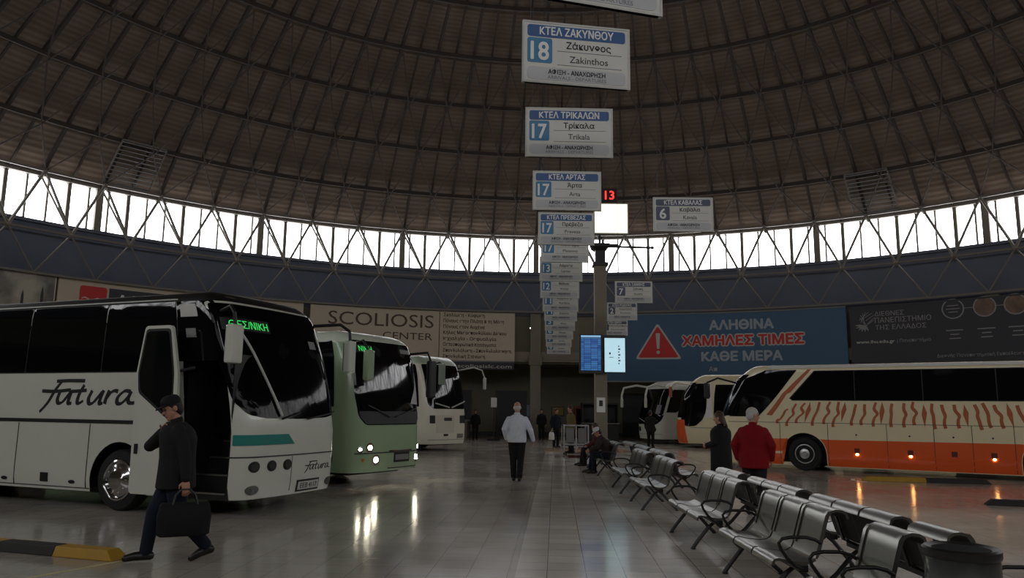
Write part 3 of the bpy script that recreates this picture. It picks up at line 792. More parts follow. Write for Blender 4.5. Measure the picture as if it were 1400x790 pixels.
# ------------------------------------------------------------------ coaches
class Coach:
    """a coach built nose at x=0, rear at x=-L, left side +y; S() is its skin"""
    def __init__(s, label, corner, head, side, L, W, H, body, rake, zs=.28, rc=.36, bul=.1, rr=.3, tumble=.05, zb=1.9, arches=(), hole=None, roof=None, roofz=9, group=None):
        s.L, s.W, s.H, s.rc, s.bul, s.rr, s.zs, s.zb, s.tum = L, W, H, rc, bul, rr, zs, zb, tumble
        s.w = W/2; s.a = s.w-rc; s.arc = rc*pi/2; s.rake = rake; s.arches = arches
        rz = atan2(head[1], head[0])
        cy = -s.w if side == 'R' else s.w
        off = Matrix.Rotation(rz, 3, 'Z') @ Vector((-bul, cy, 0))
        s.t = thing('coach', label, 'bus', (corner[0]-off.x, corner[1]-off.y, 0), rz, group)
        s.make_body(body, hole, roof or body, roofz)
    def rk(s, z):
        R = s.rake
        if z <= R[0][0]: return R[0][1]
        for (z0, x0), (z1, x1) in zip(R, R[1:]):
            if z <= z1:
                t = (z-z0)/(z1-z0); return x0+(x1-x0)*t
        return R[-1][1]
    def S(s, u, z, e=0.0):
        au = abs(u); sg = 1 if u >= 0 else -1
        if au <= s.a: p = Vector((0, u)); n = Vector((1, 0))
        elif au <= s.a+s.arc:
            th = (au-s.a)/s.rc
            p = Vector((-s.rc+s.rc*cos(th), sg*(s.a+s.rc*sin(th)))); n = Vector((cos(th), sg*sin(th)))
        else:
            p = Vector((-s.rc-(au-s.a-s.arc), sg*s.w)); n = Vector((0, sg))
        ins = s.tum*max(0, (z-s.zb)/(s.H-s.zb))**1.5
        zt = s.H-s.rr
        if z > zt: ins += s.rr - sqrt(max(0, s.rr**2-(min(z, s.H)-zt)**2))
        if z < .55: ins += .04*((.55-z)/.3)**2
        q = p + n*(e-ins)
        x = q.x - s.bul*(min(abs(p.y), s.w)/s.w)**2
        wgt = max(0, min(1, (p.x+2.4)/2.4)); wgt = wgt*wgt*(3-2*wgt)
        return Vector((x + s.rk(z)*wgt, q.y, z))
    def ud(s, d): return s.a+s.arc+(d-s.rc)
    def R(s, d, z, e=0.0): return s.S(-s.ud(d), z, e)
    def Lf(s, d, z, e=0.0): return s.S(s.ud(d), z, e)
    def make_body(s, body, hole, roof, roofz):
        us = set()
        end = s.ud(s.L)
        for i in range(-6, 7): us.add(round(s.a*i/6, 4))
        for i in range(1, 8):
            for g in (-1, 1): us.add(round(g*(s.a+s.arc*i/7), 4))
        d = s.rc
        while d < s.L:
            for g in (-1, 1): us.add(round(g*s.ud(d), 4))
            d += .45
        for g in (-1, 1):
            us.add(round(g*end, 4))
            for da in s.arches:
                for i in range(17):
                    th = pi*i/16; us.add(round(g*s.ud(da-.62*cos(th)), 4))
                us.add(round(g*s.ud(da-.621), 4)); us.add(round(g*s.ud(da+.621), 4))
        if hole:
            for d in hole[:2]: us.add(round(-s.ud(d), 4))
        us = sorted(us)
        split = 1.15
        zz = [1.3, 1.5, 1.75, 2.0, 2.25] + ([hole[2]] if hole else [])
        if roofz < 9: zz.append(roofz)
        z = 2.5
        while z < s.H-s.rr: zz.append(z); z += .2
        zz += [s.H-s.rr+s.rr*sin(pi/2*i/6) for i in range(0, 7)]
        zz = sorted(set(round(v, 4) for v in zz if v <= s.H+1e-6))
        nlow = 5
        mb = MB(); cols = []
        for u in us:
            z0 = s.zs
            if abs(u) > s.a+s.arc:
                d = abs(u)-s.a-s.arc+s.rc
                for da in s.arches:
                    if abs(d-da) <= .6205: z0 = max(z0, .48+sqrt(max(0, .62**2-(d-da)**2)))
            zl = [z0+(split-z0)*i/nlow for i in range(nlow+1)] + zz
            cols.append((mb.pts([s.S(u, z) for z in zl]), zl))
        nr = nlow+1+len(zz)
        for i in range(len(us)-1):
            um = (us[i]+us[i+1])/2
            for j in range(nr-1):
                zm = (cols[i][1][j]+cols[i][1][j+1])/2
                if hole and um < 0:
                    d = -um-s.a-s.arc+s.rc
                    if hole[0] < d < hole[1] and zm < hole[2]: continue
                a, b = cols[i][0], cols[i+1][0]
                mb.face((a+j, b+j, b+j+1, a+j+1), 1 if zm > roofz else 0)
        mb.face([c[0]+nr-1 for c in cols], 1)
        mb.face([cols[0][0]+j for j in range(nr)] + [cols[-1][0]+j for j in range(nr-1, -1, -1)], 0)
        mb.build('body_shell', [body, roof], s.t, smooth=40, weld=True)
        # chassis between the wheels
        ub = MB(); x0 = -1.35 if hole else -.5
        ub.box2((-s.L+.15, -s.w+.38, .22), (x0, s.w-.38, 1.1))
        ub.box2((-s.L+.15, -s.w+.1, .34), (-s.arches[-1]-.7-s.bul, s.w-.1, .5))
        ub.box2((-s.arches[-1]+.7-s.bul, -s.w+.1, .34), (-s.arches[0]-.7-s.bul, s.w-.1, .5))
        ub.box2((-s.arches[0]+.75-s.bul, -s.w+(1.25 if hole else .12), .34), (-.35, s.w-.12, .5))
        ub.build('chassis', M['black'], s.t)
    def wheels(s, rim='alu', both=True):
        for da in s.arches:
            for g in ((-1, 1) if both else (-1,)):
                c = Vector((-da-s.bul, g*(s.w-.03), .49))
                T = Matrix.Translation(c) @ Matrix.Rotation(-g*pi/2, 4, 'X')   # spin axis points outwards
                tb = MB().lathe([(.30, -.27), (.46, -.27), (.49, -.22), (.49, -.05), (.46, 0), (.34, .01), (.30, -.02)], 36, 0, T)
                w = tb.build('wheel', M['rubber'], s.t, smooth=35)
                rb = MB()
                if rim == 'chrome':
                    rb.lathe([(.325, -.03), (.325, .02), (.30, .035), (.285, .0), (.27, .02), (.16, .05), (.14, .075), (.06, .085), (0.001, .085)], 36, 0, T)
                    for k in range(10):
                        an = 2*pi*k/10
                        rb.ball(T @ Vector((.21*cos(an), .21*sin(an), .04)), .018, 6, 5)
                    rb.build('hub_cap', M['chrome'], w, smooth=40)
                else:
                    rb.lathe([(.28, -.03), (.28, .0), (.255, .002), (.24, -.06), (.16, -.05), (.14, .0), (.08, .01), (.07, .04), (0.001, .04)], 36, 0, T)
                    for k in range(10):
                        an = 2*pi*k/10
                        rb.ball(T @ Vector((.215*cos(an), .215*sin(an), -.045)), (.022), 6, 5)
                    rb.build('hub_cap', M['alu'], w, smooth=40)
    def panel(s, name, poly, fn, m, e1=.012, e0=-.006, r=0, step=None, parent=None):
        step = step or (.07 if fn == s.S else .2)
        return patch(name, rounded(poly, r) if r else poly, fn, m, parent or s.t, e0, e1, du=step, dv=max(step, .12), smooth=True)
    def line(s, name, d0, z0, d1, z1, fn, wd=.012, m=None):
        v = Vector((d1-d0, z1-z0)).normalized(); n = Vector((-v.y, v.x))*wd/2
        return s.panel(name, [(d0+n.x, z0+n.y), (d0-n.x, z0-n.y), (d1-n.x, z1-n.y), (d1+n.x, z1+n.y)], fn, m or M['darkgrey'], .008)
    def disc(s, name, u, z, r, m, fn=None, rz=None, e1=.012, parent=None):
        fn = fn or s.S; rz = rz or r
        return patch(name, [(u+r*cos(k*pi/12), z+rz*sin(k*pi/12)) for k in range(24)], fn, m, parent or s.t, -.004, e1)

RK = [(0, 0), (.9, .03), (1.35, .03), (1.8, -.06), (2.6, -.26), (3.2, -.48), (3.6, -.75)]
HL = (.926, -.377)
# ---- white coach with script lettering
b = Coach('large white coach with black roof and script lettering on its side, door open, far left', (-4.13, 11.88), HL, 'R', 12.0, 2.6, 3.56, M['white'], RK,
          arches=(2.42, 8.6), hole=(.2, 1.1, 2.4), roof=M['black'], roofz=3.38)
t = b.t
b.wheels('chrome')
for fn in (b.R, b.Lf): b.panel('window_band', rect(1.2, 2.23, 11.72, 3.39, .03), fn, M['black'], .006, step=.5)
edges = [1.22, 3.0, 4.85, 6.7, 8.55, 10.4, 11.7]
for i, (d0, d1) in enumerate(zip(edges, edges[1:])):
    b.panel('side_window', rect(d0+.015, 2.25, d1-.015, 3.38, .03), b.R, M['glass'])
    b.panel('side_window', rect(d0+.015, 2.25, d1-.015, 3.38, .03), b.Lf, M['glass'])
b.panel('door_header', rect(.15, 2.4, 1.2, 3.38, .03), b.R, M['glass'])
b.panel('windscreen', [(-1.36, 2.1), (-1.3, 1.78), (-1.1, 1.57), (-.8, 1.52), (0, 1.5), (.8, 1.52), (1.1, 1.57), (1.3, 1.72), (1.45, 2.3), (1.45, 3.34), (-1.45, 3.34), (-1.45, 2.4)], b.S, M['dimglass'], .012, r=.08)
for u, nm in ((1.44, 'pillar_trim'),):
    b.panel(nm, [(u-.02, 1.75), (u+.02, 1.75), (u+.05, 3.3), (u+.01, 3.3)], b.S, M['chrome'], .03)
b.panel('gutter_trim', rect(1.2, 3.41, 11.7, 3.435), b.R, M['lightgrey'], .02)
b.panel('waist_rail', rect(1.95, 1.39, 11.8, 1.45), b.R, M['black'], .01)
b.line('hatch_line', 1.98, .35, 1.98, 2.2, b.R)
for d in (3.13, 4.86, 6.6, 7.85): b.line('hatch_line', d, .32, d, 1.38, b.R)
b.line('hatch_line', 3.05, .33, 7.9, .33, b.R)
for d in (3.45, 5.1, 6.8): b.disc('hatch_handle', d, .42, .07, M['black'], b.R, .03)
b.panel('vent_grille', rect(4.02, .4, 4.2, .55), b.R, M['black'])
# front details: u = distance left of the nose centre line
b.panel('flash_stripe', [(-1.32, 1.1), (-.12, 1.1), (-.28, 1.26), (-1.32, 1.26)], b.S, M['teal'], .012)
b.line('front_crease', -1.4, .92, 1.4, .92, b.S, .02)
b.line('front_crease', -.15, .35, -.15, .9, b.S, .008, M['grey'])
for u in (-.98, -.62, -.26, 1.2):
    lm = b.disc('headlamp', u, .77, .1, M['black'], None, .085, .01)
    b.disc('lens', u, .77, .07, M['lampoff'], None, .06, .022, lm)
for g in (1, -1): b.disc('fog_lamp', -.98*g, .42, .12, M['lampoff'], None, .07)
pl = b.panel('number_plate', rect(.05, .34, .62, .47), b.S, M['lightgrey'], .02)
b.panel('plate_frame', rect(.02, .31, .65, .5), b.S, M['black'], .01, parent=pl)
text('plate_text', 'ΕΕΒ 4117', lambda a, c, e: b.S(a, c, e), .335, .405, .08, M['ink'], pl, w=.46, e0=.02, e1=.024)
F1 = [[(305, 552), (380, 549), (462, 550)], [(335, 552), (300, 600), (265, 665), (222, 716)], [(226, 604), (300, 606), (388, 598)],
      [(330, 606), (318, 645), (325, 668), (350, 660), (388, 610)], [(396, 600), (384, 640), (380, 668), (398, 668)],
      [(462, 572), (438, 620), (430, 660), (440, 668), (462, 655)], [(395, 606), (430, 604), (476, 600)],
      [(508, 602), (492, 640), (496, 668), (520, 662), (562, 608)], [(570, 600), (556, 640), (552, 668), (568, 666)],
      [(600, 600), (586, 640), (580, 670)], [(588, 640), (608, 612), (630, 602), (646, 606)],
      [(712, 606), (680, 604), (648, 634), (646, 664), (668, 666), (700, 634), (716, 604)], [(716, 604), (702, 644), (712, 664), (752, 660)]]
conv = lambda P, k, z0: [[((x-217)/533*k, z0-(y-508)*k/533*.75) for x, y in st] for st in P]
ribbon('script_lettering', conv(F1, 2.28, 2.23), lambda a, z, e: b.R(4.4-a, z, e), .07, M['black'], t, 0, .006)
ribbon('script_lettering', conv(F1, .78, .83), lambda a, z, e: b.S(.2+a, z, e), .018, M['black'], t, 0, .006)
# open door leaf pushed out along the side
lf = MB(); F = lambda a, z, e: Vector((-a-b.bul, -b.w-.3-e, z))
leaf = [(.9, .34), (1.82, .34), (1.86, 2.2), (1.74, 2.95), (1.18, 2.95), (1.0, 2.2)]
gl = [(1.08, 1.5), (1.74, 1.92), (1.78, 2.2), (1.68, 2.86), (1.24, 2.86), (1.1, 2.2)]
dr = patch('door_leaf', rounded(leaf, .07), F, M['white'], t, -.05, 0)
patch('door_seal', rounded([(1.05, 1.43), (1.78, 1.89), (1.82, 2.2), (1.71, 2.9), (1.21, 2.9), (1.07, 2.2)], .06), F, M['black'], dr, 0, .006)
patch('door_glass', rounded(gl, .06), F, M['glassdoor'], dr, .006, .012)
patch('door_handle', rect(1.7, .95, 1.76, 1.1), F, M['black'], dr, 0, .02)
MB().tube([(-1.3, -b.w-.26, 2.2), (-1.1, -b.w+.05, 2.3)], .025, 8).tube([(-1.3, -b.w-.26, .8), (-1.1, -b.w+.05, .8)], .025, 8).build('hinge_arm', M['darkgrey'], dr)
# stairwell behind the open door
st = MB(); y0 = -b.w+.04
x0, x1 = -1.1-b.bul, -.2-b.bul
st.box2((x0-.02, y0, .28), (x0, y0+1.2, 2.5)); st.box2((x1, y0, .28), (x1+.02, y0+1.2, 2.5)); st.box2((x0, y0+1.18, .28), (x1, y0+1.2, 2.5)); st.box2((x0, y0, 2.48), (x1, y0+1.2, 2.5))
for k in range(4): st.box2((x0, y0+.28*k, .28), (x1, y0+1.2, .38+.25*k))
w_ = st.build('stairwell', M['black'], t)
sn = MB()
for k in range(4): sn.box2((x0+.02, y0+.28*k-.012, .36+.25*k), (x1-.02, y0+.28*k+.015, .385+.25*k))
sn.build('step_edge', M['alu'], w_)
MB().box2((x0+.02, y0+.60, 1.25), (x1-.02, y0+.62, 2.45)).build('partition', M['glass'], w_)
MB().box2((x0+.36, y0+.58, 1.72), (x0+.62, y0+.59, 2.08)).build('posted_sheet', M['lightgrey'], w_)
MB().tube([(x0+.55, y0+.8, 1.0), (x0+.55, y0+.8, 1.4)], .07, 12).ball((x0+.55, y0+.8, 1.4), .07).build('fire_extinguisher', mat('ext_red', (150, 24, 26), .35), w_)
MB().tube([(x0+.55, y0+.8, 1.1), (x0+.55, y0+.8, 1.22)], .073, 12).build('extinguisher_label', M['lightgrey'], w_)
MB().tube([(x1-.05, y0+.1, .7), (x1-.05, y0+.1, 1.5), (x1-.12, y0+.5, 1.9)], .018, 8).build('grab_rail', M['darkgrey'], w_)
b.panel('sun_blind', rect(.62, 3.12, 1.1, 3.33), b.R, M['lightgrey'], .014)
b.panel('posted_sheet', rect(.72, 2.78, .98, 2.93), b.R, M['grey'], .012)
# mirrors and wipers
def mirror(b, name, c, size, armpath, m, arm=None, rz=0.0, ar=.03):
    mb = MB(); Rm = Matrix.Rotation(rz, 3, 'Z')
    mb.box(c, size, 0, Rm); o = mb.build(name, m, b.t, bevel=.04)
    MB().tube(armpath, ar, 8).build('mirror_arm', arm or M['black'], o)
    g = MB(); g.box(Vector(c)+Rm @ Vector((-size[0]/2-.004, 0, 0)), (.01, size[1]*.8, size[2]*.85), 0, Rm); g.build('mirror_glass', M['chrome'], o)
    return o
mirror(b, 'wing_mirror', (-.16, -b.w-.16, 2.64), (.16, .26, .6), [b.S(-1.25, 3.2), (-.3, -b.w-.12, 3.24), (-.18, -b.w-.17, 3.12), (-.16, -b.w-.16, 2.95)], M['white'])
mirror(b, 'wing_mirror', (-.1, b.w+.26, 2.64), (.16, .22, .6), [b.S(1.25, 3.2), (-.25, b.w+.14, 3.24), (-.12, b.w+.26, 3.12), (-.1, b.w+.26, 2.95)], M['white'])
def wiper(b, u0, z0, u1, z1, m, w=.03):
    P = [b.S(u0+(u1-u0)*i/8, z0+(z1-z0)*i/8, .045) for i in range(9)]
    MB().tube(P, w/2, 6).build('wiper', m, b.t)
wiper(b, -.45, 1.55, -1.05, 2.9, M['lightgrey'], .045)
wiper(b, -.45, 1.5, -.02, 1.6, M['black'])
wiper(b, .2, 1.5, 1.15, 1.62, M['black'])
led = mat('led_green', (40, 220, 80), .4, emit=(60, 235, 110), estr=.8)
ledp = b.panel('destination_display', rect(-1.3, 2.9, -.36, 3.1), b.S, M['black'], .016)
text('display_text', 'ΘΕΣ/ΝΙΚΗ', lambda a, c, e: b.S(a, c, e), -.4, 3.0, .125, led, ledp, w=.78, align='R', bold=.0, e0=.016, e1=.02)
b.disc('roof_highlight', -.9, 3.46, .12, M['chrome'], None, .02)  # bright gleam on the roof front, laid on as a chrome disc
b.panel('windscreen_paper', rect(.65, 2.72, .85, 2.86), b.S, M['grey'], .016)

# ---- green coach
RK2 = [(0, 0), (.9, .02), (1.35, .0), (2.0, -.06), (2.8, -.18), (3.2, -.32), (3.5, -.6)]
b = Coach('pale green coach with headlights on, beside the white coach with script lettering', (-3.42, 16.75), (.858, -.513), 'R', 11.5, 2.5, 3.42, M['green'], RK2, arches=(2.5, 8.3), roof=mat('bus_pale_green', (214, 224, 204), .3, coat=.2), roofz=3.14, zs=.3)
t = b.t; b.wheels()
b.panel('windscreen', [(-1.02, 1.5), (-.85, 1.32), (.95, 1.32), (1.15, 1.5), (1.25, 3.0), (1.2, 3.2), (-1.1, 3.2), (-1.1, 2.0)], b.S, M['glass'], .012, r=.08)
b.panel('windscreen_base', [(-1.0, 1.5), (-.85, 1.34), (.95, 1.34), (1.1, 1.5), (1.12, 1.62), (-1.02, 1.62)], b.S, M['black'], .02, r=.04)
for fn in (b.R, b.Lf):
    b.panel('driver_window', [(.5, 1.7), (1.6, 1.9), (1.6, 3.18), (.42, 3.18)], fn, M['glass'], r=.05)
    b.panel('window_band', rect(1.65, 2.08, 10.95, 3.2, .04), fn, M['black'], .006, step=.5)
    for d0, d1 in ((1.7, 3.4), (3.45, 5.2), (5.25, 7.0), (7.05, 8.8), (8.85, 10.9)): b.panel('side_window', rect(d0, 2.1, d1, 3.18, .04), fn, M['glass'])
for u, z, r in ((-.72, .83, .085), (-.98, .8, .05), (-.52, .56, .095), (1.12, .8, .07), (1.0, .56, .09)):
    lm = b.disc('headlamp', u, z, r+.025, M['chrome'], None, None, .008)
    b.disc('lit_lens', u, z, r*.62, M['lampon'], None, None, .02, lm)
for u in (-.9, 1.2): b.disc('indicator', u, .57, .035, mat('amber', (190, 110, 30), .3))
b.line('bumper_line', -1.1, .71, 1.15, .71, b.S, .03, M['darkgrey'])
b.line('bumper_trim', -.1, .74, .75, .74, b.S, .025, M['chrome'])
pl = b.panel('number_plate', rect(.12, .53, .62, .65), b.S, M['grey'], .02)
b.panel('plate_frame', rect(.08, .48, .66, .7), b.S, M['black'], .01, parent=pl)
b.line('bumper_line', -.1, .36, 1.05, .36, b.S, .02, M['darkgrey'])
mirror(b, 'wing_mirror', (.3, -1.22, 2.6), (.14, .24, .66), [b.S(-1.1, 3.08), (.1, -1.2, 3.14), (.3, -1.22, 2.88)], M['green'])
mirror(b, 'wing_mirror', (.05, 1.36, 2.4), (.14, .26, .9), [b.S(1.1, 3.0), (-.05, 1.32, 3.05), (.05, 1.36, 2.8)], M['black'])
wiper(b, -.1, 1.5, -.8, 1.75, M['darkgrey'])
wiper(b, .1, 1.5, .9, 1.7, M['darkgrey'])
b.panel('window_reflection', [(.72, 1.8), (1.12, 1.78), (1.2, 2.5), (1.08, 2.55), (.95, 2.2)], b.S, M['lightgrey'], .016)  # pale reflections on the windscreen, drawn as light grey patches
b.panel('window_reflection', [(1.16, 2.55), (1.26, 2.5), (1.3, 3.05), (1.2, 3.1)], b.S, M['lightgrey'], .016)
b.panel('windscreen_paper', rect(.55, 2.98, .95, 3.08), b.S, M['grey'], .016)
ledp = b.panel('destination_display', rect(-1.0, 2.92, -.45, 3.1), b.S, M['black'], .016)
text('display_text', 'ΝΙΚΗ', lambda a, c, e: b.S(a, c, e), -.48, 3.01, .12, led, ledp, w=.4, align='R', e0=.016, e1=.02)

# ---- third coach on the left
RK3 = [(0, 0), (.9, .02), (1.5, .0), (2.2, -.1), (3.0, -.25), (3.4, -.4), (3.9, -.8)]
b = Coach('cream-fronted coach with hanging mirrors, farthest of the left row beside the green coach', (-3.3, 30.9), (.78, -.62), 'R', 11.5, 2.4, 3.85, M['offwhite'], RK3, arches=(2.5, 8.3), roof=mat('bus_pale_green2', (178, 190, 168), .3), roofz=3.5, zs=.28)
t = b.t; b.wheels()
b.panel('windscreen', [(-1.1, 1.85), (-.9, 1.68), (.95, 1.68), (1.15, 1.9), (1.2, 3.48), (-1.15, 3.48)], b.S, M['glass'], .012, r=.1)
for fn in (b.R, b.Lf):
    b.panel('driver_window', [(.45, 1.75), (1.6, 1.95), (1.6, 3.48), (.4, 3.48)], fn, M['glass'], r=.05)
    for d0, d1 in ((1.7, 3.4), (3.45, 5.2), (5.25, 7.0), (7.05, 8.8), (8.85, 10.9)): b.panel('side_window', rect(d0, 2.2, d1, 3.48, .04), fn, M['glass'])
b.panel('front_hatch', rect(-.75, .72, .25, 1.42, .03), b.S, mat('hatch_cream', (206, 202, 184), .35), .012)
b.panel('badge', rect(-.35, 1.2, .1, 1.33, .03), b.S, M['darkgrey'], .02)
b.panel('headlamp', rect(.62, 1.1, .98, 1.42, .03), b.S, M['lampoff'], .014)
b.panel('headlamp', rect(-1.05, 1.1, -.82, 1.42, .03), b.S, M['lampoff'], .014)
b.panel('fog_lamp', rect(-.35, .6, -.1, .68), b.S, M['black'])
b.panel('number_plate', rect(.45, .5, .85, .68), b.S, M['grey'], .014)
b.line('bumper_line', -1.1, .45, 1.15, .45, b.S, .02, M['grey'])
mirror(b, 'wing_mirror', (.3, -.85, 3.05), (.14, .3, .85), [b.S(-.95, 3.4), (.2, -.88, 3.52), (.3, -.85, 3.45)], mat('mirror_sage', (128, 140, 124), .4))
mirror(b, 'wing_mirror', (.55, 1.5, 2.75), (.1, .16, .5), [b.S(1.0, 3.3), (.2, 1.2, 3.42), (.45, 1.45, 3.3), (.55, 1.5, 2.95)], M['lightgrey'], M['lightgrey'])
wiper(b, -.05, 1.74, -.8, 1.9, M['lightgrey'], .05)
wiper(b, .1, 1.74, 1.0, 2.0, M['lightgrey'], .06)

# ---- striped coach on the right (its left side faces the hall)
RKR = [(0, 0), (.8, .04), (1.5, .0), (2.2, -.25), (2.7, -.5), (3.1, -1.0), (3.3, -1.3)]
b = Coach('long cream and orange coach with rust tiger stripes along its whole side, far right', (6.6, 24.6), (-.84, .545), 'L', 12.0, 2.5, 3.12, M['cream'], RKR, arches=(2.53, 8.55), zs=.14, zb=1.5, rr=.16)
t = b.t; b.wheels()
def arched(d0, d1, z0, z1):
    p = [(d0, z0)]
    for da in (2.53, 8.55):
        if d0 < da-.64 and d1 > da+.64:
            p += [(da-.63, z0)] + [(da-.63*cos(pi*i/12), .48+.63*sin(pi*i/12)) for i in range(13)] + [(da+.63, z0)]
    return p + [(d1, z0), (d1, z1), (d0, z1)]
b.panel('lower_panel', [(.5, .16), (1.9, .16), (1.9, .48)] + [(2.53-.64*cos(pi*i/12), .48+.64*sin(pi*i/12)) for i in range(0, 4)] + [(1.95, .92), (.5, .9)], b.Lf, M['orange'], .005, step=.3)
b.panel('lower_panel', [(3.17, .16), (7.91, .16), (7.91, .48)] + [(8.55-.64*cos(pi*i/12), .48+.64*sin(pi*i/12)) for i in range(0, 4)] + [(7.9, .95), (3.2, .92)] + [(2.53-.64*cos(pi*i/12), .48+.64*sin(pi*i/12)) for i in range(9, 13)], b.Lf, M['orange'], .005, step=.3)
b.panel('lower_panel', [(9.2, .16), (11.8, .16), (11.8, .96), (9.2, .96)], b.Lf, M['orange'], .005, step=.4)
b.panel('nose_panel', [(-.98, .16), (1.3, .16), (1.3, .9), (-.98, .9)], b.S, M['orange'], .005)
b.panel('windscreen', [(-1.2, 1.55), (1.2, 1.55), (1.45, 1.6), (1.45, 2.85), (-1.45, 2.85), (-1.45, 1.6)], b.S, M['glass'], .012, r=.08)
b.panel('driver_window', [(.28, 1.56), (1.2, 1.56), (2.42, 2.98), (.9, 2.98), (.28, 2.7)], b.Lf, M['glass'], .01, r=.06)
b.panel('window_band', [(2.15, 2.12), (2.24, 2.05), (11.62, 2.05), (11.62, 2.94), (2.9, 2.94)], b.Lf, M['black'], .006, step=.5)
xs = [2.2, 4.0, 5.75, 7.5, 9.25, 11.6]
for i, (d0, d1) in enumerate(zip(xs, xs[1:])):
    p = rect(d0+.012, 2.07, d1-.012, 2.92)
    if i == 0: p = [(2.2, 2.12), (2.26, 2.07), (d1-.012, 2.07), (d1-.012, 2.92), (2.92, 2.92)]
    b.panel('side_window', p, b.Lf, M['glass'], .008)
    b.panel('side_window', rect(d0+.4, 2.07, d1-.012, 2.92), b.R, M['glass'], .008)
b.panel('roof_rail', rect(.9, 3.02, 11.8, 3.1), b.Lf, M['paint_white'], .03)
b.panel('pillar_stripe', [(1.45, 1.62), (1.62, 1.6), (2.08, 2.25), (2.2, 2.3), (2.82, 2.98), (2.72, 2.98), (2.05, 2.36), (1.95, 2.28)], b.Lf, M['rust'], .006)
b.line('panel_line', .3, 1.4, 11.8, 1.4, b.Lf, .012)
for d in (1.85, 3.21, 4.78, 5.95, 6.85, 7.8, 9.3, 10.6): b.line('hatch_line', d, .18, d, 1.4, b.Lf)
rr_ = random.Random(5)
strokes = []
for i in range(40):
    d = 1.9 + i*.255 + rr_.uniform(-.04, .04)
    lean = .2*(1 - i/15.0)
    top = 2.03 - rr_.random()*.08; bot = 1.29 + rr_.random()*.1
    if i == 0: top = 1.8
    mid = (top+bot)/2; j = rr_.uniform(-.03, .03)
    if i % 4 == 3 and 2 < i:                           # blade-shaped mark
        b.panel('tiger_stripe', [(d+lean*.6, top), (d+lean*.2+.075, mid+.1), (d-lean*.6, bot+.05), (d+lean*.1-.06, mid+.05)], b.Lf, M['rust'], .006)
    else:
        kk = (0, .05, .07, 0)[i % 4]
        P = [(d+lean, top), (d+lean*.45+j, mid+.16), (d+lean*.2+kk, mid+.02), (d-lean*.25+kk*.3, mid-.1), (d-lean*.6, bot+.1), (d-lean*.75+.02, bot)]
        ribbon('tiger_stripe', [P], b.Lf, .075, M['rust'], t, 0, .006)
for i, d in enumerate((3.98, 5.35, 6.41, 7.32, 9.9)):
    lm = b.panel('marker_lamp', rect(d-.07, .56, d+.07, .7, .02), b.Lf, mat('marker_case', (90, 30, 16), .4), .015)
    if d != 6.41: b.disc('lit_lens', d, .53, .035, M['marker'], b.Lf, .03, .02, lm)
for d in (3.98, 5.35, 6.41, 7.32): b.disc('hatch_lock', d, 1.08, .025, M['darkgrey'], b.Lf)
mirror(b, 'wing_mirror', (.25, 1.35, 2.35), (.14, .22, .5), [b.S(1.1, 2.6), (-.1, 1.3, 2.75), (.25, 1.35, 2.6)], M['black'])

# ---- second coach on the right
b = Coach('cream coach with orange front corner and white pillar, between the striped and the white coaches', (7.95, 37.0), (-.94, .34), 'L', 11.5, 2.5, 3.42, M['cream'], [(0, 0), (.9, .05), (1.5, .0), (2.4, -.22), (3.0, -.6), (3.5, -1.1)], arches=(2.7, 8.5), zs=.2)
t = b.t; b.wheels()
b.panel('corner_panel', [(.9, .22), (1.55, .22), (1.42, 1.3), (.9, 1.3)], b.S, M['orange'], .014)
b.panel('windscreen', [(-1.3, 1.4), (1.3, 1.4), (1.4, 1.2), (1.4, 3.05), (-1.4, 3.05)], b.S, M['glass'], .01, r=.05)
b.panel('driver_window', [(.18, 1.1), (.5, .98), (.85, 1.02), (1.15, 1.3), (1.3, 1.7), (1.25, 3.0), (.3, 3.0), (.12, 2.6)], b.Lf, M['glass'], .012, r=.1)
b.panel('white_pillar', [(1.25, 1.4), (1.62, 1.4), (1.55, 2.2), (1.34, 3.05), (1.2, 3.05), (1.34, 2.2)], b.Lf, M['paint_white'], .02, r=.04)
for d0, d1 in ((1.66, 3.4), (3.45, 5.2), (5.25, 7.0), (7.05, 8.8), (8.85, 11.2)): b.panel('side_window', rect(d0, 1.5 if d0 < 2 else 1.9, d1, 2.95, .04), b.Lf, M['glass'])
b.panel('side_stripe', rect(.6, .92, 1.7, .95), b.Lf, M['grey'], .005)
b.panel('roof_lip', rect(.3, 3.12, 2.6, 3.3, .05), b.Lf, M['cream'], .06)
mirror(b, 'wing_mirror', (.2, 1.3, 2.6), (.14, .2, .5), [b.S(1.1, 2.95), (0, 1.25, 3.05), (.2, 1.3, 2.85)], M['rust'], M['cream'])

# ---- third coach on the right
b = Coach('white coach with arched mirror arms, farthest of the right row under the blue hoarding', (7.7, 40.0), (-.94, -.34), 'L', 7.4, 2.4, 3.28, M['white'], [(0, 0), (.9, .03), (1.5, -.02), (2.4, -.3), (3.0, -.6), (3.5, -1.1)], arches=(2.6, 5.9), zs=.25)
t = b.t; b.wheels()
b.panel('windscreen', [(-1.15, 1.15), (-.9, 1.0), (.9, 1.0), (1.15, 1.2), (1.3, 1.6), (1.3, 2.85), (-1.3, 2.85)], b.S, M['glass'], .012, r=.1)
b.panel('driver_window', [(.1, 1.62), (.9, 1.62), (1.3, 1.9), (1.3, 2.8), (.12, 2.8)], b.Lf, M['glass'], r=.05)
for d0, d1 in ((1.36, 3.1), (3.15, 4.9), (4.95, 6.7),): b.panel('side_window', rect(d0, 1.75, d1, 2.85, .04), b.Lf, M['glass'])
for g in (-1, 1): b.panel('front_pillar', [(g*1.22, 1.5), (g*1.34, 1.5), (g*1.38, 2.9), (g*1.26, 2.9)], b.S, M['white'], .03)
for u in (-.75, .75): b.disc('headlamp', u, .75, .13, M['lampoff'])
b.line('bumper_line', -1.2, .5, 1.2, .5, b.S, .02, M['grey'])
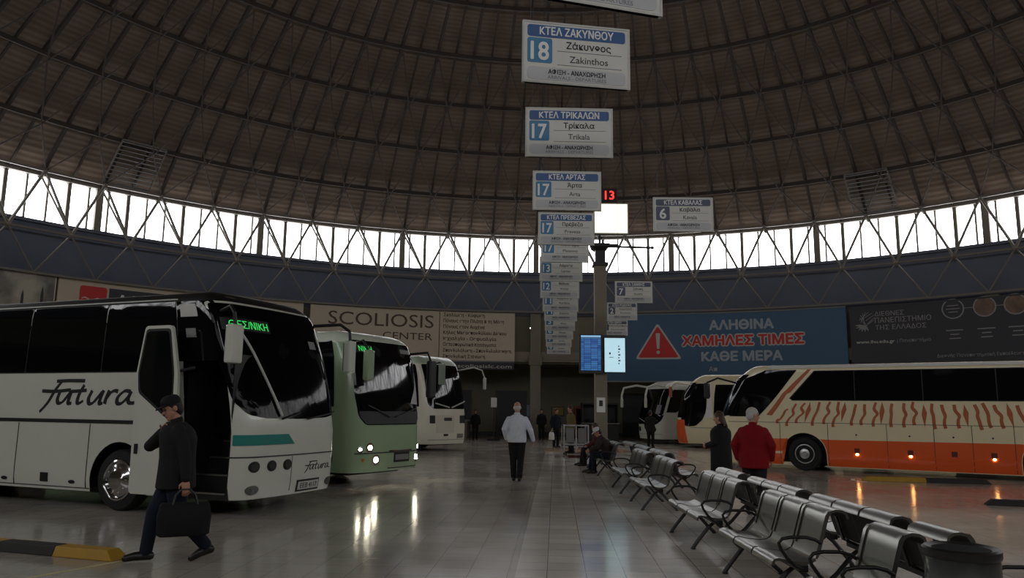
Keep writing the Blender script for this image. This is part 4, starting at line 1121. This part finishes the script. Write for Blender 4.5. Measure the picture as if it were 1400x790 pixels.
for y, dx in ((-1.35, .75), (.95, .6)):
    mirror(b, 'wing_mirror', (dx, y, 2.1), (.1, .2, .5), [(-.7, y*.75, 2.95), (-.1, y*.92, 3.05), (dx-.12, y, 2.9), (dx, y, 2.5), (dx, y, 2.3)], M['white'], M['white'], ar=.06)
b.panel('windscreen_paper', rect(.75, 1.55, 1.05, 2.0), b.S, M['grey'], .016)
wiper(b, 0, 1.1, -.8, 1.3, M['lightgrey'])

# ------------------------------------------------------------------ benches, back to back along the walkway
PROF = [(.0, .375), (.0, .40), (.02, .432), (.06, .44), (.15, .42), (.26, .405), (.33, .412), (.38, .44)]
BACK = [(.38, .44), (.41, .50), (.44, .60), (.475, .72), (.50, .80), (.53, .838), (.58, .855), (.64, .85), (.68, .825), (.695, .78)]
def strip(mb, prof, y0, y1, th, mi0=0, mi1=0):
    """a bent sheet: prof in (x,z), spread from y0 to y1 with thickness th (below)"""
    k = len(prof); P = [Vector((p[0], p[1])) for p in prof]; off = []
    for i in range(k):
        t = (P[min(i+1, k-1)]-P[max(i-1, 0)]).normalized(); off.append(P[i]+Vector((t.y, -t.x))*th)
    b = len(mb.v)
    r = min(.02, (y1-y0)/4)
    for y in (y0, y1):
        mb.pts([(p.x, y, p.y) for p in P]); mb.pts([(p.x, y, p.y) for p in off])
    A, B, C, D = b, b+k, b+2*k, b+3*k
    for i in range(k-1):
        mb.face((A+i, A+i+1, C+i+1, C+i), mi0); mb.face((B+i, D+i, D+i+1, B+i+1), mi1)
        mb.face((A+i, B+i, B+i+1, A+i+1), mi0); mb.face((C+i, C+i+1, D+i+1, D+i), mi0)
    mb.face((A, C, D, B), mi0); mb.face((A+k-1, B+k-1, D+k-1, C+k-1), mi0)
PITCH = .6
def bench(n, x, y, facing, label, group):
    """n seats along +y from y; facing -1 looks towards the walkway (-x)"""
    t = thing('bench', label, 'bench', (x, y, 0), 0 if facing < 0 else pi, group)
    L = n*PITCH; sy = 1 if facing < 0 else -1
    yy = lambda v: v*sy
    for i in range(n):
        a, c = sorted((yy(i*PITCH+.02), yy((i+1)*PITCH-.02)))
        mb = MB(); strip(mb, PROF, a, c, .022); mb.build('seat', M['seat'], t, smooth=50)
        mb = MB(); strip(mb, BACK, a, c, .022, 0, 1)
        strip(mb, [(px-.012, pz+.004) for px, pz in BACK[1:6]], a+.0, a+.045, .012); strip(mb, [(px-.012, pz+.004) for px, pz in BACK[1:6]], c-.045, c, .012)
        mb.build('backrest', [M['seat'], M['seatshade']], t, smooth=50)
    mb = MB(); mb.box2((.24, yy(.02), .32), (.32, yy(L-.02), .385)); mb.build('beam', M['blacksteel'], t, bevel=.008)
    for v in ((.25, L-.25) if n > 1 else (.3,)):
        mb = MB()
        mb.tube([(.0, yy(v), .02), (.05, yy(v), .09), (.2, yy(v), .27), (.28, yy(v), .33), (.36, yy(v), .27), (.52, yy(v), .09), (.6, yy(v), .02)], .024, 8)
        for fx in (.0, .6): mb.lathe([(.03, 0), (.035, .012), (.02, .03)], 10, 0, Matrix.Translation((fx, yy(v), 0)))
        mb.build('leg', M['darkgrey'], t, smooth=50)
        MB().bar((.28, yy(v), .36), (.42, yy(v), .42), .05, .03).bar((.44, yy(v), .42), (.52, yy(v), .70), .05, .02).build('seat_bracket', M['blacksteel'], t)
    for v in (0.0, L):
        P = [(.43, yy(v), .57), (.38, yy(v), .60), (.30, yy(v), .62), (.17, yy(v), .62), (.09, yy(v), .605), (.06, yy(v), .57), (.075, yy(v), .52), (.13, yy(v), .44), (.2, yy(v), .375), (.26, yy(v), .35)]
        MB().tube(P, .015, 8).build('armrest', M['blacksteel'], t, smooth=60)
    return t
BX = 2.30
FRONT = [(1, 5.68, 'single-seat end of the walkway bench row, nearest the black bin'),
         (3, 6.98, 'three-seat steel bench facing the walkway, second from the bin'),
         (3, 9.72, 'three-seat steel bench facing the walkway, third from the bin'),
         (3, 13.45, 'three-seat steel bench facing the walkway, just past the couple standing behind'),
         (3, 16.1, 'three-seat steel bench facing the walkway, fifth from the bin'),
         (3, 20.4, 'steel bench with the hunched seated person on it'),
         (3, 23.2, 'far steel bench at the end of the row, nearest the column')]
for n, y, lb in FRONT: bench(n, BX, y, -1, lb, 'steel benches facing the walkway')
REAR = [(1, 5.75, 'single-seat bench backing onto the single-seat bench, its shaded curved back beside the bin'),
        (3, 6.6, 'shaded-back bench facing the right-hand coaches, second from the bin'),
        (3, 8.75, 'shaded-back bench facing the right-hand coaches, third from the bin'),
        (2, 10.95, 'short shaded-back bench facing the right-hand coaches, in front of the man in red'),
        (3, 16.1, 'shaded-back bench facing the right-hand coaches, just past the woman in black'),
        (3, 18.2, 'shaded-back bench facing the right-hand coaches, last but one'),
        (3, 20.3, 'farthest shaded-back bench facing the right-hand coaches')]
for n, y, lb in REAR: bench(n, 3.86, y, 1, lb, 'steel benches facing the coaches')

# ---- bin
t = thing('litter_bin', 'round black and steel litter bin, bottom right corner', 'bin', (2.90, 5.12, 0)); t.scale = (.86, .86, 1)
MB().lathe([(.235, 0), (.245, .03), (.245, .6)], 40).build('body', mat('bin_body', (70, 74, 76), .3, metal=.9), t, smooth=40)
MB().lathe([(.249, .6), (.252, .62), (.252, .78), (.249, .8)], 40).build('steel_band', mat('bin_band', (130, 138, 142), .22, metal=1.0), t, smooth=40)
MB().lathe([(.258, .8), (.265, .815), (.265, .85), (.25, .862), (.2, .85), (.19, .80), (.001, .79)], 40).build('rim', mat('bin_rim', (24, 23, 22), .45, noise=.2), t, smooth=40)

# ---- kerbs and floor marking
def kerb(p0, p1, cols, label, w=.26, h=.11, taper=True):
    p0, p1 = Vector((*p0, 0)), Vector((*p1, 0)); d = p1-p0; L = d.length; a = atan2(d.y, d.x)
    t = thing('wheel_stop', label, 'kerb', p0, a)
    n = len(cols)
    for i, c in enumerate(cols):
        mb = MB(); x0, x1 = L*i/n, L*(i+1)/n
        e0 = .12 if taper and i == 0 else 0; e1 = .12 if taper and i == n-1 else 0
        mb.loft([[(x0, -w/2, 0), (x0+e0, -w/2+.04, h), (x0+e0, w/2-.04, h), (x0, w/2, 0)], [(x1, -w/2, 0), (x1-e1, -w/2+.04, h), (x1-e1, w/2-.04, h), (x1, w/2, 0)]])
        mb.build('segment', M['yellow'] if c == 'y' else M['curbblack'], t, bevel=.012)
    return t
kerb((-9.2, 10.5), (-4.3, 8.88), 'kykyky', 'black and yellow wheel stop beside the walking man in a cap, bottom left')
kerb((9.0, 20.15), (11.9, 19.5), 'yk', 'yellow and black wheel stop in front of the striped coach')
kerb((9.1, 15.15), (12.0, 14.1), 'kk', 'black wheel stop cut off by the right edge of the photo')
o = thing('floor_marking', 'thin pale yellow stripe painted on the floor, bottom left', 'marking', (-4.2, 9.0, 0))
mb = MB(); F = flat((0, 0, 0), (1, 0, 0), (0, 1, 0))
mb.prism([(0, 0), (.03, -.03), (-1.0, -2.0), (-1.04, -1.97)], F, 0, .003); mb.build('stripe', mat('line_paint', (206, 196, 140), .6, noise=.15), o)
o = thing('floor_marking', 'pale bracket painted on the floor at the near end of the right wheel stop', 'marking', (8.75, 20.2, 0))
mb = MB(); mb.prism([(0, 0), (.1, 0), (.28, .42), (.18, .42)], F, 0, .003); mb.prism([(0, 0), (.06, 0), (.2, -.5), (.12, -.5)], F, 0, .003); mb.build('stripe', M['paint_white'], o)

# ---- luggage cage trolley by the column
t = thing('luggage_trolley', 'grey metal luggage cage on wheels, standing beyond the last bench', 'trolley', (2.02, 29.4, 0), radians(4))
mb = MB()
for x in (0, .46, .92): mb.bar((x, 0, .12), (x, 0, 1.12), .05)
mb.bar((0, 0, 1.12), (.92, 0, 1.12), .05); mb.bar((0, 0, .42), (.92, 0, .42), .05)
for x in (0, .92): mb.bar((x, .6, .12), (x, .6, 1.12), .05); mb.bar((x, 0, 1.12), (x, .6, 1.12), .05); mb.bar((x, 0, .42), (x, .6, .42), .05)
mb.build('frame', M['alu'], t)
for x in (.08, .54):
    mb = MB(); mb.box2((x, -.01, .48), (x+.3, .01, 1.02)); 
    mb.build('side_panel', M['grey'], t)
mb = MB(); mb.box2((0, 0, .36), (.92, .6, .40)); mb.build('deck', M['darkgrey'], t)
for x in (.08, .84):
    for y in (.06, .54): MB().lathe([(.02, -.02), (.07, -.02), (.07, .02), (.02, .02)], 14, 0, Matrix.Translation((x, y, .07)) @ Matrix.Rotation(pi/2, 4, 'Y')).build('wheel', M['rubber'], t)
# ---- notice stand
t = thing('notice_stand', 'slim post with a small white notice on a square base, near the back wall', 'sign stand', (-.92, 42.6, 0))
MB().box((0, 0, .05), (.7, .5, .1)).build('base', M['blacksteel'], t, bevel=.02)
MB().tube([(0, 0, .1), (0, 0, 2.1)], .03, 10).build('post', M['darkgrey'], t)
MB().box((0, -.03, 2.05), (.32, .02, .52)).build('notice', M['paint_white'], t)
# ---- desk with monitor at the back left
t = thing('information_desk', 'low grey desk with a dark monitor at the back, right of the cream-fronted coach', 'desk', (-2.9, 43.6, 0))
mb = MB(); mb.box2((-.6, -.35, .0), (.6, .35, .06)); mb.box2((-.55, -.3, .06), (.55, -.26, 1.02)); mb.box2((-.55, -.3, .06), (-.5, .3, 1.02)); mb.box2((.5, -.3, .06), (.55, .3, 1.02)); mb.build('cabinet', M['olive'], t, bevel=.01)
MB().box((0, 0, 1.05), (1.3, .75, .06)).build('worktop', M['grey'], t, bevel=.01)
mo = MB().box((0, -.05, 1.42), (.82, .06, .58)).build('monitor', M['black'], t, bevel=.01)
MB().box((0, .0, 1.1), (.3, .2, .04)).bar((0, .02, 1.08), (0, .02, 1.4), .06).build('monitor_stand', M['darkgrey'], mo)
# ---- kiosk and chairs right of the column
t = thing('kiosk', 'dark low kiosk with a counter shelf, between the column and the white coach', 'kiosk', (4.95, 43.4, 0))
mb = MB(); mb.box2((-1.0, -.5, 0), (1.0, .5, .95)); mb.box2((-1.0, .4, .95), (1.0, .5, 2.0)); mb.box2((-1.0, -.5, .95), (-.94, .5, 2.0)); mb.box2((.94, -.5, .95), (1.0, .5, 2.0)); mb.box2((-1.0, -.5, 2.0), (1.0, .5, 2.1))
mb.build('cabinet', M['black'], t, bevel=.01)
MB().box((0, -.45, .98), (2.1, .5, .05)).build('counter', M['grey'], t, bevel=.01)
mb = MB()
for k in range(4): mb.ball((-.6+.4*k, .1, 1.12), (.1, .1, .12), 8, 6)
mb.build('goods', M['darkgrey'], t)
# ---- far-wall panels
def wall_thing(name, az, z0, w, h, m, label, cat, frame=M['darkgrey']):
    a = radians(az); t = thing(name, label, cat, pol(a, 33.3, z0), -a)
    MB().box((0, .03, h/2), (w+.1, .05, h+.1)).build('frame', frame, t)
    MB().box((0, -.005, h/2), (w, .03, h)).build('face', m, t)
    return t
wall_thing('wall_poster', -1.05+.1, 1.25, .62, .75, mat('poster_pale', (120, 134, 138), .5, noise=.5, nscale=4), 'pale blue-grey poster on the back wall, right of the white-shirted man', 'poster')
wall_thing('wall_poster', 2.3, 1.35, .72, .5, mat('poster_yellow', (140, 118, 44), .6, noise=.4, nscale=5), 'dull yellow poster on the back wall behind the standing pair', 'poster')
t = thing('vending_machine', 'dark red vending machine against the back wall, left of the column', 'vending machine', (4.3, 45.6, 0))
MB().box((0, 0, .98), (1.2, .8, 1.9)).build('cabinet', mat('maroon', (92, 26, 28), .4, noise=.15), t, bevel=.03)
MB().box((-.12, -.41, 1.15), (.7, .03, 1.2)).build('display_window', M['glass'], t)
MB().box((.42, -.41, 1.1), (.16, .03, .4)).build('coin_panel', M['darkgrey'], t)
MB().box((-.12, -.41, .3), (.6, .03, .2)).build('hatch', M['black'], t)

# ------------------------------------------------------------------ people
def remeshed(mb, name, m, parent, voxel, smooth_it=3):
    me = mb.mesh('tmp', m); o = bpy.data.objects.new('tmp', me); COL.objects.link(o)
    r = o.modifiers.new('r', 'REMESH'); r.mode = 'VOXEL'; r.voxel_size = voxel; r.use_smooth_shade = True
    s = o.modifiers.new('s', 'SMOOTH'); s.iterations = smooth_it; s.factor = .5
    dg = bpy.context.evaluated_depsgraph_get()
    me2 = bpy.data.meshes.new_from_object(o.evaluated_get(dg)); bpy.data.objects.remove(o)
    me2.name = name; me2.materials.clear(); me2.materials.append(m)
    for p in me2.polygons: p.use_smooth = True
    o = bpy.data.objects.new(name, me2); COL.objects.link(o); o.parent = parent
    return o
def limb(mb, pts, rad, n=12):
    pts = [Vector(p) for p in pts]
    P, Rr = [], []
    for i in range(len(pts)-1):
        for j in range(4):
            t = j/4; P.append(pts[i].lerp(pts[i+1], t)); Rr.append(rad[i]+(rad[i+1]-rad[i])*t)
    P.append(pts[-1]); Rr.append(rad[-1])
    mb.tube(P, Rr, n)
    for p, r in zip(pts, rad): mb.ball(p, r, 12, 8)
def ell(c, X, Y, a, b, n=20):
    c = Vector(c); return [c + X*(a*cos(2*pi*i/n)) + Y*(b*sin(2*pi*i/n)) for i in range(n)]
def person(label, loc, rz, J=None, scale=1.0, hair=None, hairlen=0, cap=None, jacket=None, trousers=None, shoes=None, girth=1.0, voxel=.012, eyes=False, sleeve=True, coat=0.0, bald=False, hood=False):
    """J: joints in metres, +x forward, +y left"""
    j = dict(pel=(0, 0, .96), chest=(0, 0, 1.30), neck=(0, 0, 1.47), head=(.025, 0, 1.62), look=0.0,
             shL=(0, .18, 1.368), elL=(-.03, .245, 1.13), wrL=(.05, .25, .89), shR=(0, -.18, 1.368), elR=(-.03, -.245, 1.13), wrR=(.05, -.25, .89),
             hipL=(0, .095, .93), knL=(.02, .10, .50), anL=(-.02, .10, .085), hipR=(0, -.095, .93), knR=(.02, -.10, .50), anR=(-.02, -.10, .085), toeL=None, toeR=None)
    j.update(J or {})
    V = {k: (Vector(v) if isinstance(v, tuple) else v) for k, v in j.items()}
    t = thing('person', label, 'person', loc, rz)
    t.scale = (scale,)*3
    lat = (V['shL']-V['shR']); lat.z = 0; lat.normalize(); fw = Vector((lat.y, -lat.x, 0))
    hl = (V['hipL']-V['hipR']); hl.z = 0; hl = hl.normalized() if hl.length > .05 else lat; hf = Vector((hl.y, -hl.x, 0))
    g = girth
    look = V['look']; hx = Vector((fw.x*cos(look)-fw.y*sin(look), fw.x*sin(look)+fw.y*cos(look), 0)); hy = Vector((-hx.y, hx.x, 0))
    up = (V['head']-V['neck']).normalized(); hx = (hx - up*hx.dot(up)).normalized(); hy = up.cross(hx)
    HR = Matrix((hx, hy, up)).transposed()
    hc = V['head']
    def torso(mb, k, low=0.0):
        p, c, n = V['pel'], V['chest'], V['neck']
        st = [(p-Vector((0, 0, .10+low)), .115+.02*(low > 0), .165, hf, hl), (p, .125, .172, hf, hl), (p.lerp(c, .4), .118, .158, hf, hl), (c, .125, .178, fw, lat), (c.lerp(n, .38), .118, .172, fw, lat), (c.lerp(n, .62), .1, .14, fw, lat), (c.lerp(n, .82), .078, .1, fw, lat), (n, .055, .06, fw, lat)]
        mb.loft([ell(q, X, Y, (a*g+k), (b_*g+k)) for q, a, b_, X, Y in st])
        for s_ in ('L', 'R'): mb.ball(V['sh'+s_]-Vector((0, 0, .012)), .05+k, 12, 8)
    bd = MB()
    torso(bd, 0)
    bd.tube([V['neck']-up*.05, V['neck']+up*.02, hc-up*.06], [.06, .056, .052], 12)
    # head: skull, jaw, nose, brow, ears
    bd.ball(hc+up*.035, (.098, .078, .098), 20, 14, 0, HR)
    bd.ball(hc+hx*.025-up*.035, (.07, .062, .085), 16, 12, 0, HR)
    bd.ball(hc+hx*.055-up*.095, (.035, .034, .028), 12, 8, 0, HR)
    bd.loft([[hc+hx*.085+up*.025+hy*.008*s_ for s_ in (-1, 1)] + [hc+hx*.08+up*.02], [hc+hx*.118-up*.028+hy*.017*s_ for s_ in (-1, 1)] + [hc+hx*.07-up*.03]])
    bd.ball(hc+hx*.108-up*.024, (.017, .018, .013), 8, 6, 0, HR)
    bd.ball(hc+hx*.08+up*.03, (.018, .055, .012), 10, 6, 0, HR)
    bd.ball(hc+hx*.086-up*.064, (.013, .026, .008), 8, 6, 0, HR)
    for s_ in (-1, 1): bd.ball(hc+hy*.08*s_-hx*.005-up*.005, (.022, .012, .034), 10, 8, 0, HR)
    for s_ in ('L', 'R'):
        sg = 1 if s_ == 'L' else -1
        sh, el, wr = V['sh'+s_], V['el'+s_], V['wr'+s_]
        limb(bd, [sh, el, wr], [.052, .042, .03])
        d = (wr-el).normalized()
        pn = (Vector((0, 0, 1))*.0 + lat*sg); pn = (pn - d*pn.dot(d)).normalized(); w_ = d.cross(pn)      # palm normal out, width axis
        if w_.dot(fw) < 0 and abs(d.z) > .5: w_ = -w_
        PR = Matrix((d, w_, pn)).transposed()
        pc = wr+d*.055
        bd.ball(pc, (.055, .042, .018), 14, 10, 0, PR)
        for i, (o_, L_) in enumerate(((.032, .072), (.011, .08), (-.011, .075), (-.031, .058))):
            b0 = wr+d*.095+w_*o_; b1 = b0+d*L_*.45-pn*.012; b2 = b1+d*L_*.3-pn*.022; b3 = b2+d*L_*.18-pn*.022
            bd.tube([b0-d*.03, b0, b1, b2, b3], [.010, .010, .0095, .009, .007], 8)
        th0 = wr+d*.03+w_*.03; bd.tube([th0, th0+w_*.03+d*.025-pn*.008, th0+w_*.035+d*.06-pn*.02], [.013, .011, .008], 8)
        hp, kn, an = V['hip'+s_], V['kn'+s_], V['an'+s_]
        limb(bd, [hp, kn, an], [.085, .057, .04])
        toe = V['toe'+s_] or an + hf*.17 - Vector((0, 0, .05))
        V['toe'+s_] = toe
        limb(bd, [an-Vector((0, 0, .03)), an.lerp(toe, .6)-Vector((0, 0, .01)), toe], [.04, .036, .028])
    body = remeshed(bd, 'body', M['skin'], t, voxel*.62 if voxel < .014 else voxel*.8, 2)
    if trousers:
        mb = MB()
        p = V['pel']
        mb.loft([ell(p+Vector((0, 0, dz)), hf, hl, a*g, b_*g) for dz, a, b_ in ((-.14, .12, .165), (-.06, .135, .18), (.04, .132, .176), (.1, .125, .168))])
        for s_ in ('L', 'R'):
            hp, kn, an = V['hip'+s_], V['kn'+s_], V['an'+s_]
            limb(mb, [hp-Vector((0, 0, .02)), kn, an.lerp(kn, .04)], [.105*g, .078, .066])
        remeshed(mb, 'trousers', trousers, t, voxel)
    if jacket:
        mb = MB(); torso(mb, .028, coat)
        if coat: pass
        for s_ in ('L', 'R'):
            sh, el, wr = V['sh'+s_], V['el'+s_], V['wr'+s_]
            limb(mb, [sh-Vector((0, 0, .012)), sh.lerp(el, .35), el, wr.lerp(el, .06)], [.07, .074, .064, .05])
        jk = remeshed(mb, 'jacket' if jacket[1] == 'j' else jacket[1], jacket[0], t, voxel)
        cm = MB(); cm.lathe([(.062, -.02), (.072, .0), (.068, .035), (.058, .04), (.058, -.02)], 18, 0, Matrix.Translation(V['neck']) @ HR.to_4x4()); cm.build('collar', jacket[0], jk, smooth=60)
    if shoes:
        for s_ in ('L', 'R'):
            an, toe = V['an'+s_], V['toe'+s_]; mb = MB()
            dn = Vector((0, 0, -1))
            d = (toe-an); dl = Vector((d.x, d.y, 0)).normalized() if Vector((d.x, d.y, 0)).length > .03 else hf
            limb(mb, [an-dl*.045+dn*.035, an.lerp(toe, .55)-Vector((0, 0, .005)), toe+dl*.02], [.046, .047, .036])
            mb.tube([an+Vector((0, 0, .03)), an+dn*.03], [.05, .05], 12)
            remeshed(mb, 'shoe', shoes, t, .011, 2)
    if hair:
        mb = MB(); hm = hair
        n0 = 18
        # a cap over the skull, longer at the back for long hair
        rings = []
        lo = -.35 if hairlen == 0 else -.75
        for i in range(9):
            th = pi/2*(1-i/8); 
            rings.append([hc + up*.04 + HR @ Vector(((cos(2*pi*q/n0)*.104-.008)*cos(th-pi/2+pi/2)*1.0, sin(2*pi*q/n0)*.086*cos(th), .106*sin(th))) for q in range(n0)])
        shell = MB()
        shell.ball(hc+up*.045-hx*.012, (.104, .087, .1), 20, 14, 0, HR)
        if not bald: shell.ball(hc-hx*.045+up*.0, (.068, .082, .095), 16, 12, 0, HR)
        else: 
            shell = MB(); shell.ball(hc-hx*.04-up*.01, (.072, .086, .06), 16, 12, 0, HR)
        if hairlen:
            shell.loft([[hc + up*z - hx*(.03+.01*i) + HR @ Vector((.075*cos(2*pi*q/16), .095*sin(2*pi*q/16), 0)) for q in range(16)] for i, z in enumerate((.06, 0, -.06, -.12, -.12-hairlen))])
        # keep the face clear
        bmx = bmesh.new(); me = shell.mesh('h', hm); bmx.from_mesh(me)
        ps = hc+hx*(.052)
        bmesh.ops.bisect_plane(bmx, geom=bmx.verts[:]+bmx.edges[:]+bmx.faces[:], plane_co=hc+hx*.045+up*.03, plane_no=(hx-up*.75).normalized(), clear_outer=True)
        bmesh.ops.holes_fill(bmx, edges=[e for e in bmx.edges if e.is_boundary])
        for f in bmx.faces: f.smooth = True
        bmx.to_mesh(me); bmx.free(); me.name = 'hair'
        o = bpy.data.objects.new('hair', me); COL.objects.link(o); o.parent = t
    if cap:
        mb = MB(); T = Matrix.Translation(hc+up*.05) @ HR.to_4x4()
        mb.lathe([(.098, -.01), (.103, .02), (.098, .055), (.075, .085), (.04, .098), (.001, .1)], 22, 0, T)
        mb.loft([[T @ Vector((.06, y_, z_)) for y_, z_ in ((-.075, -.005), (.075, -.005), (.075, .01), (-.075, .01))], [T @ Vector((.13, y_, z_)) for y_, z_ in ((-.065, -.012), (.065, -.012), (.065, .0), (-.065, .0))], [T @ Vector((.165, y_, z_)) for y_, z_ in ((-.03, -.022), (.03, -.022), (.03, -.012), (-.03, -.012))]])
        mb.build('cap', cap, t, smooth=40)
    if eyes:
        for s_ in (-1, 1): MB().ball(hc+hx*.086+hy*.032*s_+up*.008, .011, 8, 6).build('eye', M['eye'], t)
    return t, V

cl = lambda n, c, r=.85: mat('cloth_'+n, c, r, spec=.2, noise=.15, nscale=14, bump=.3)
black_cl, navy_cl, char_cl = cl('black', (30, 30, 32)), cl('navy', (30, 34, 46)), cl('charcoal', (34, 33, 33))
shirt_cl, red_cl, olive_cl = cl('shirt', (205, 210, 222), .8), cl('red', (124, 16, 24)), cl('olive', (104, 92, 62))
maroon_cl = cl('maroon', (78, 34, 36)); shoe_m = mat('shoe_leather', (20, 18, 17), .4)
grey_hair, brown_hair, dark_hair = mat('hair_grey', (176, 172, 166), .7, noise=.2, nscale=60), mat('hair_brown', (58, 38, 28), .6, noise=.2, nscale=60), mat('hair_dark', (28, 24, 22), .6, noise=.2, nscale=60)

# man in a cap striding left with a bag
rz = atan2(-.42, -.9)
t, V = person('man in dark jacket and cap striding left past the white coach, hand at his collar', (-3.78, 8.83, 0), rz, dict(
    pel=(-.04, 0, .93), chest=(-.03, 0, 1.27), neck=(.0, 0, 1.445), head=(.05, 0, 1.585), look=.25,
    shL=(-.02, .18, 1.36), elL=(-.1, .27, 1.10), wrL=(-.12, .31, .86), shR=(-.02, -.18, 1.36), elR=(.24, -.25, 1.18), wrR=(.13, -.05, 1.34),
    hipL=(-.04, .09, .90), knL=(-.08, .1, .49), anL=(-.38, .09, .15), toeL=(-.26, .09, .035), hipR=(-.04, -.09, .90), knR=(.15, -.09, .50), anR=(.2, -.09, .09), toeR=(.37, -.09, .04)),
    scale=1.05, cap=black_cl, hair=dark_hair, jacket=(char_cl, 'jacket'), trousers=navy_cl, shoes=shoe_m, eyes=True, coat=.08, girth=1.3, voxel=.011)
Rz = Matrix.Rotation(rz, 3, 'Z')
hp = Vector((-3.78, 8.83, 0)) + Rz @ (Vector((-.13, .32, .76))*1.05)
bg = thing('holdall', 'black holdall hanging from the hand of the man in a cap', 'bag', (hp.x, hp.y, hp.z-.48), rz)
mb = MB()
mb.loft([[(x*a, y*b_, z) for x, y in rounded([(-1, -1), (1, -1), (1, 1), (-1, 1)], .4)] for z, a, b_ in ((0, .23, .08), (.02, .26, .105), (.2, .27, .11), (.32, .25, .08), (.345, .23, .03))])
mb.build('bag_body', black_cl, bg, smooth=50)
for y_ in (-.03, .03): MB().tube([(-.13, y_*2, .3), (-.1, y_, .42), (-.04, y_*.4, .485), (.04, y_*.4, .485), (.1, y_, .42), (.13, y_*2, .3)], .011, 6).build('handle', M['black'], bg)
# white-shirted man walking away
person('man in white shirt and dark trousers walking away down the walkway', (.16, 18.7, 0), radians(86), dict(
    wrR=(.12, -.36, .90), elR=(-.04, -.30, 1.13), wrL=(.10, .24, .93), elL=(-.09, .28, 1.15), knL=(.06, .085, .50), anL=(.10, .07, .09), knR=(.03, -.085, .50), anR=(-.12, -.07, .10), toeR=(.03, -.07, .04)),
    scale=1.07, hair=grey_hair, bald=True, jacket=(shirt_cl, 'shirt'), trousers=black_cl, shoes=shoe_m, girth=1.1)
# couple beyond the benches
person('grey-haired man in red jumper looking right, standing behind the benches', (4.12, 13.25, 0), radians(62), dict(
    look=-.95, elL=(-.05, .31, 1.14), wrL=(.06, .28, .90), elR=(-.05, -.31, 1.14), wrR=(.08, -.27, .90)),
    scale=1.01, hair=grey_hair, jacket=(red_cl, 'jumper'), trousers=black_cl, shoes=shoe_m, girth=1.28, eyes=True, coat=.1)
person('brown-haired woman in black coat beside the man in the red jumper', (4.12, 15.3, 0), radians(140), dict(
    look=.2, elL=(.02, .25, 1.13), wrL=(.24, .14, 1.08), elR=(.02, -.25, 1.13), wrR=(.24, -.12, 1.06)),
    scale=.97, hair=brown_hair, hairlen=.08, jacket=(black_cl, 'coat'), trousers=black_cl, shoes=shoe_m, girth=1.35, coat=.3)
# man by the white coach
person('person in dark grey jacket seen from behind, by the front of the white coach', (6.5, 36.2, 0), radians(60), dict(elR=(.1, -.26, 1.2), wrR=(.34, -.2, 1.25)),
    scale=.98, hair=dark_hair, jacket=(char_cl, 'jacket'), trousers=black_cl, shoes=shoe_m, girth=1.15, voxel=.016, coat=.1)
# seated, leaning forward
sit = dict(pel=(0, 0, .53), chest=(.12, 0, .83), neck=(.24, 0, .98), head=(.31, 0, 1.10), shL=(.2, .18, .93), shR=(.2, -.18, .93), elL=(.34, .2, .70), wrL=(.52, .1, .62), elR=(.34, -.2, .70), wrR=(.52, -.08, .62),
           hipL=(.02, .1, .51), hipR=(.02, -.1, .51), knL=(.44, .13, .50), knR=(.44, -.13, .50), anL=(.42, .13, .09), anR=(.50, -.13, .09))
person('person in dark jacket and pale cap sitting hunched on the far bench', (2.70, 21.4, 0), pi, sit, hair=dark_hair, cap=cl('pale', (196, 194, 190)), jacket=(cl('plum', (56, 44, 46)), 'jacket'), trousers=navy_cl, shoes=shoe_m, girth=1.1, voxel=.015)
sit2 = dict(sit); sit2.update(chest=(.02, 0, .86), neck=(.04, 0, 1.03), head=(.08, 0, 1.17), shL=(.02, .18, .98), shR=(.02, -.18, .98), elL=(.12, .22, .72), elR=(.12, -.22, .72), wrL=(.32, .12, .60), wrR=(.32, -.1, .60))
person('person in maroon top sitting on the farthest bench before the column', (2.70, 24.1, 0), pi, sit2, hair=brown_hair, jacket=(maroon_cl, 'top'), trousers=black_cl, shoes=shoe_m, voxel=.016)
# figures at the back
t, V = person('person in dark suit with a white carrier bag, left of the luggage cage', (2.08, 35.6, 0), radians(-60), dict(), scale=1.0, hair=dark_hair, jacket=(navy_cl, 'jacket'), trousers=black_cl, shoes=shoe_m, voxel=.016)
hw = Vector((2.08, 35.6, 0)) + Matrix.Rotation(radians(-60), 3, 'Z') @ Vector((.05, -.27, .77))
cb_ = thing('carrier_bag', 'white carrier bag held by the person in the dark suit', 'bag', (hw.x, hw.y, hw.z-.42), radians(-60))
MB().loft([[(x*a, y*b_, z) for x, y in rounded([(-1, -1), (1, -1), (1, 1), (-1, 1)], .3)] for z, a, b_ in ((0, .13, .05), (.02, .15, .07), (.25, .15, .06), (.34, .12, .03))]).build('bag_body', M['paint_white'], cb_, smooth=50)
MB().tube([(-.06, 0, .33), (-.03, 0, .42), (.03, 0, .42), (.06, 0, .33)], .008, 6).build('handle', M['paint_white'], cb_)
person('person in olive jacket standing behind the luggage cage', (2.42, 31.2, 0), radians(200), dict(), scale=1.06, hair=brown_hair, jacket=(olive_cl, 'jacket'), trousers=char_cl, shoes=shoe_m, voxel=.016)
person('dark-clothed person standing near the pale poster at the back wall', (1.75, 44.0, 0), radians(-100), dict(), scale=.98, hair=dark_hair, jacket=(black_cl, 'jacket'), trousers=black_cl, shoes=shoe_m, voxel=.02)
person('dark-clothed person standing beside the low desk at the back', (-1.95, 43.3, 0), radians(-80), dict(), scale=.95, hair=dark_hair, jacket=(black_cl, 'jacket'), trousers=black_cl, shoes=shoe_m, voxel=.02)
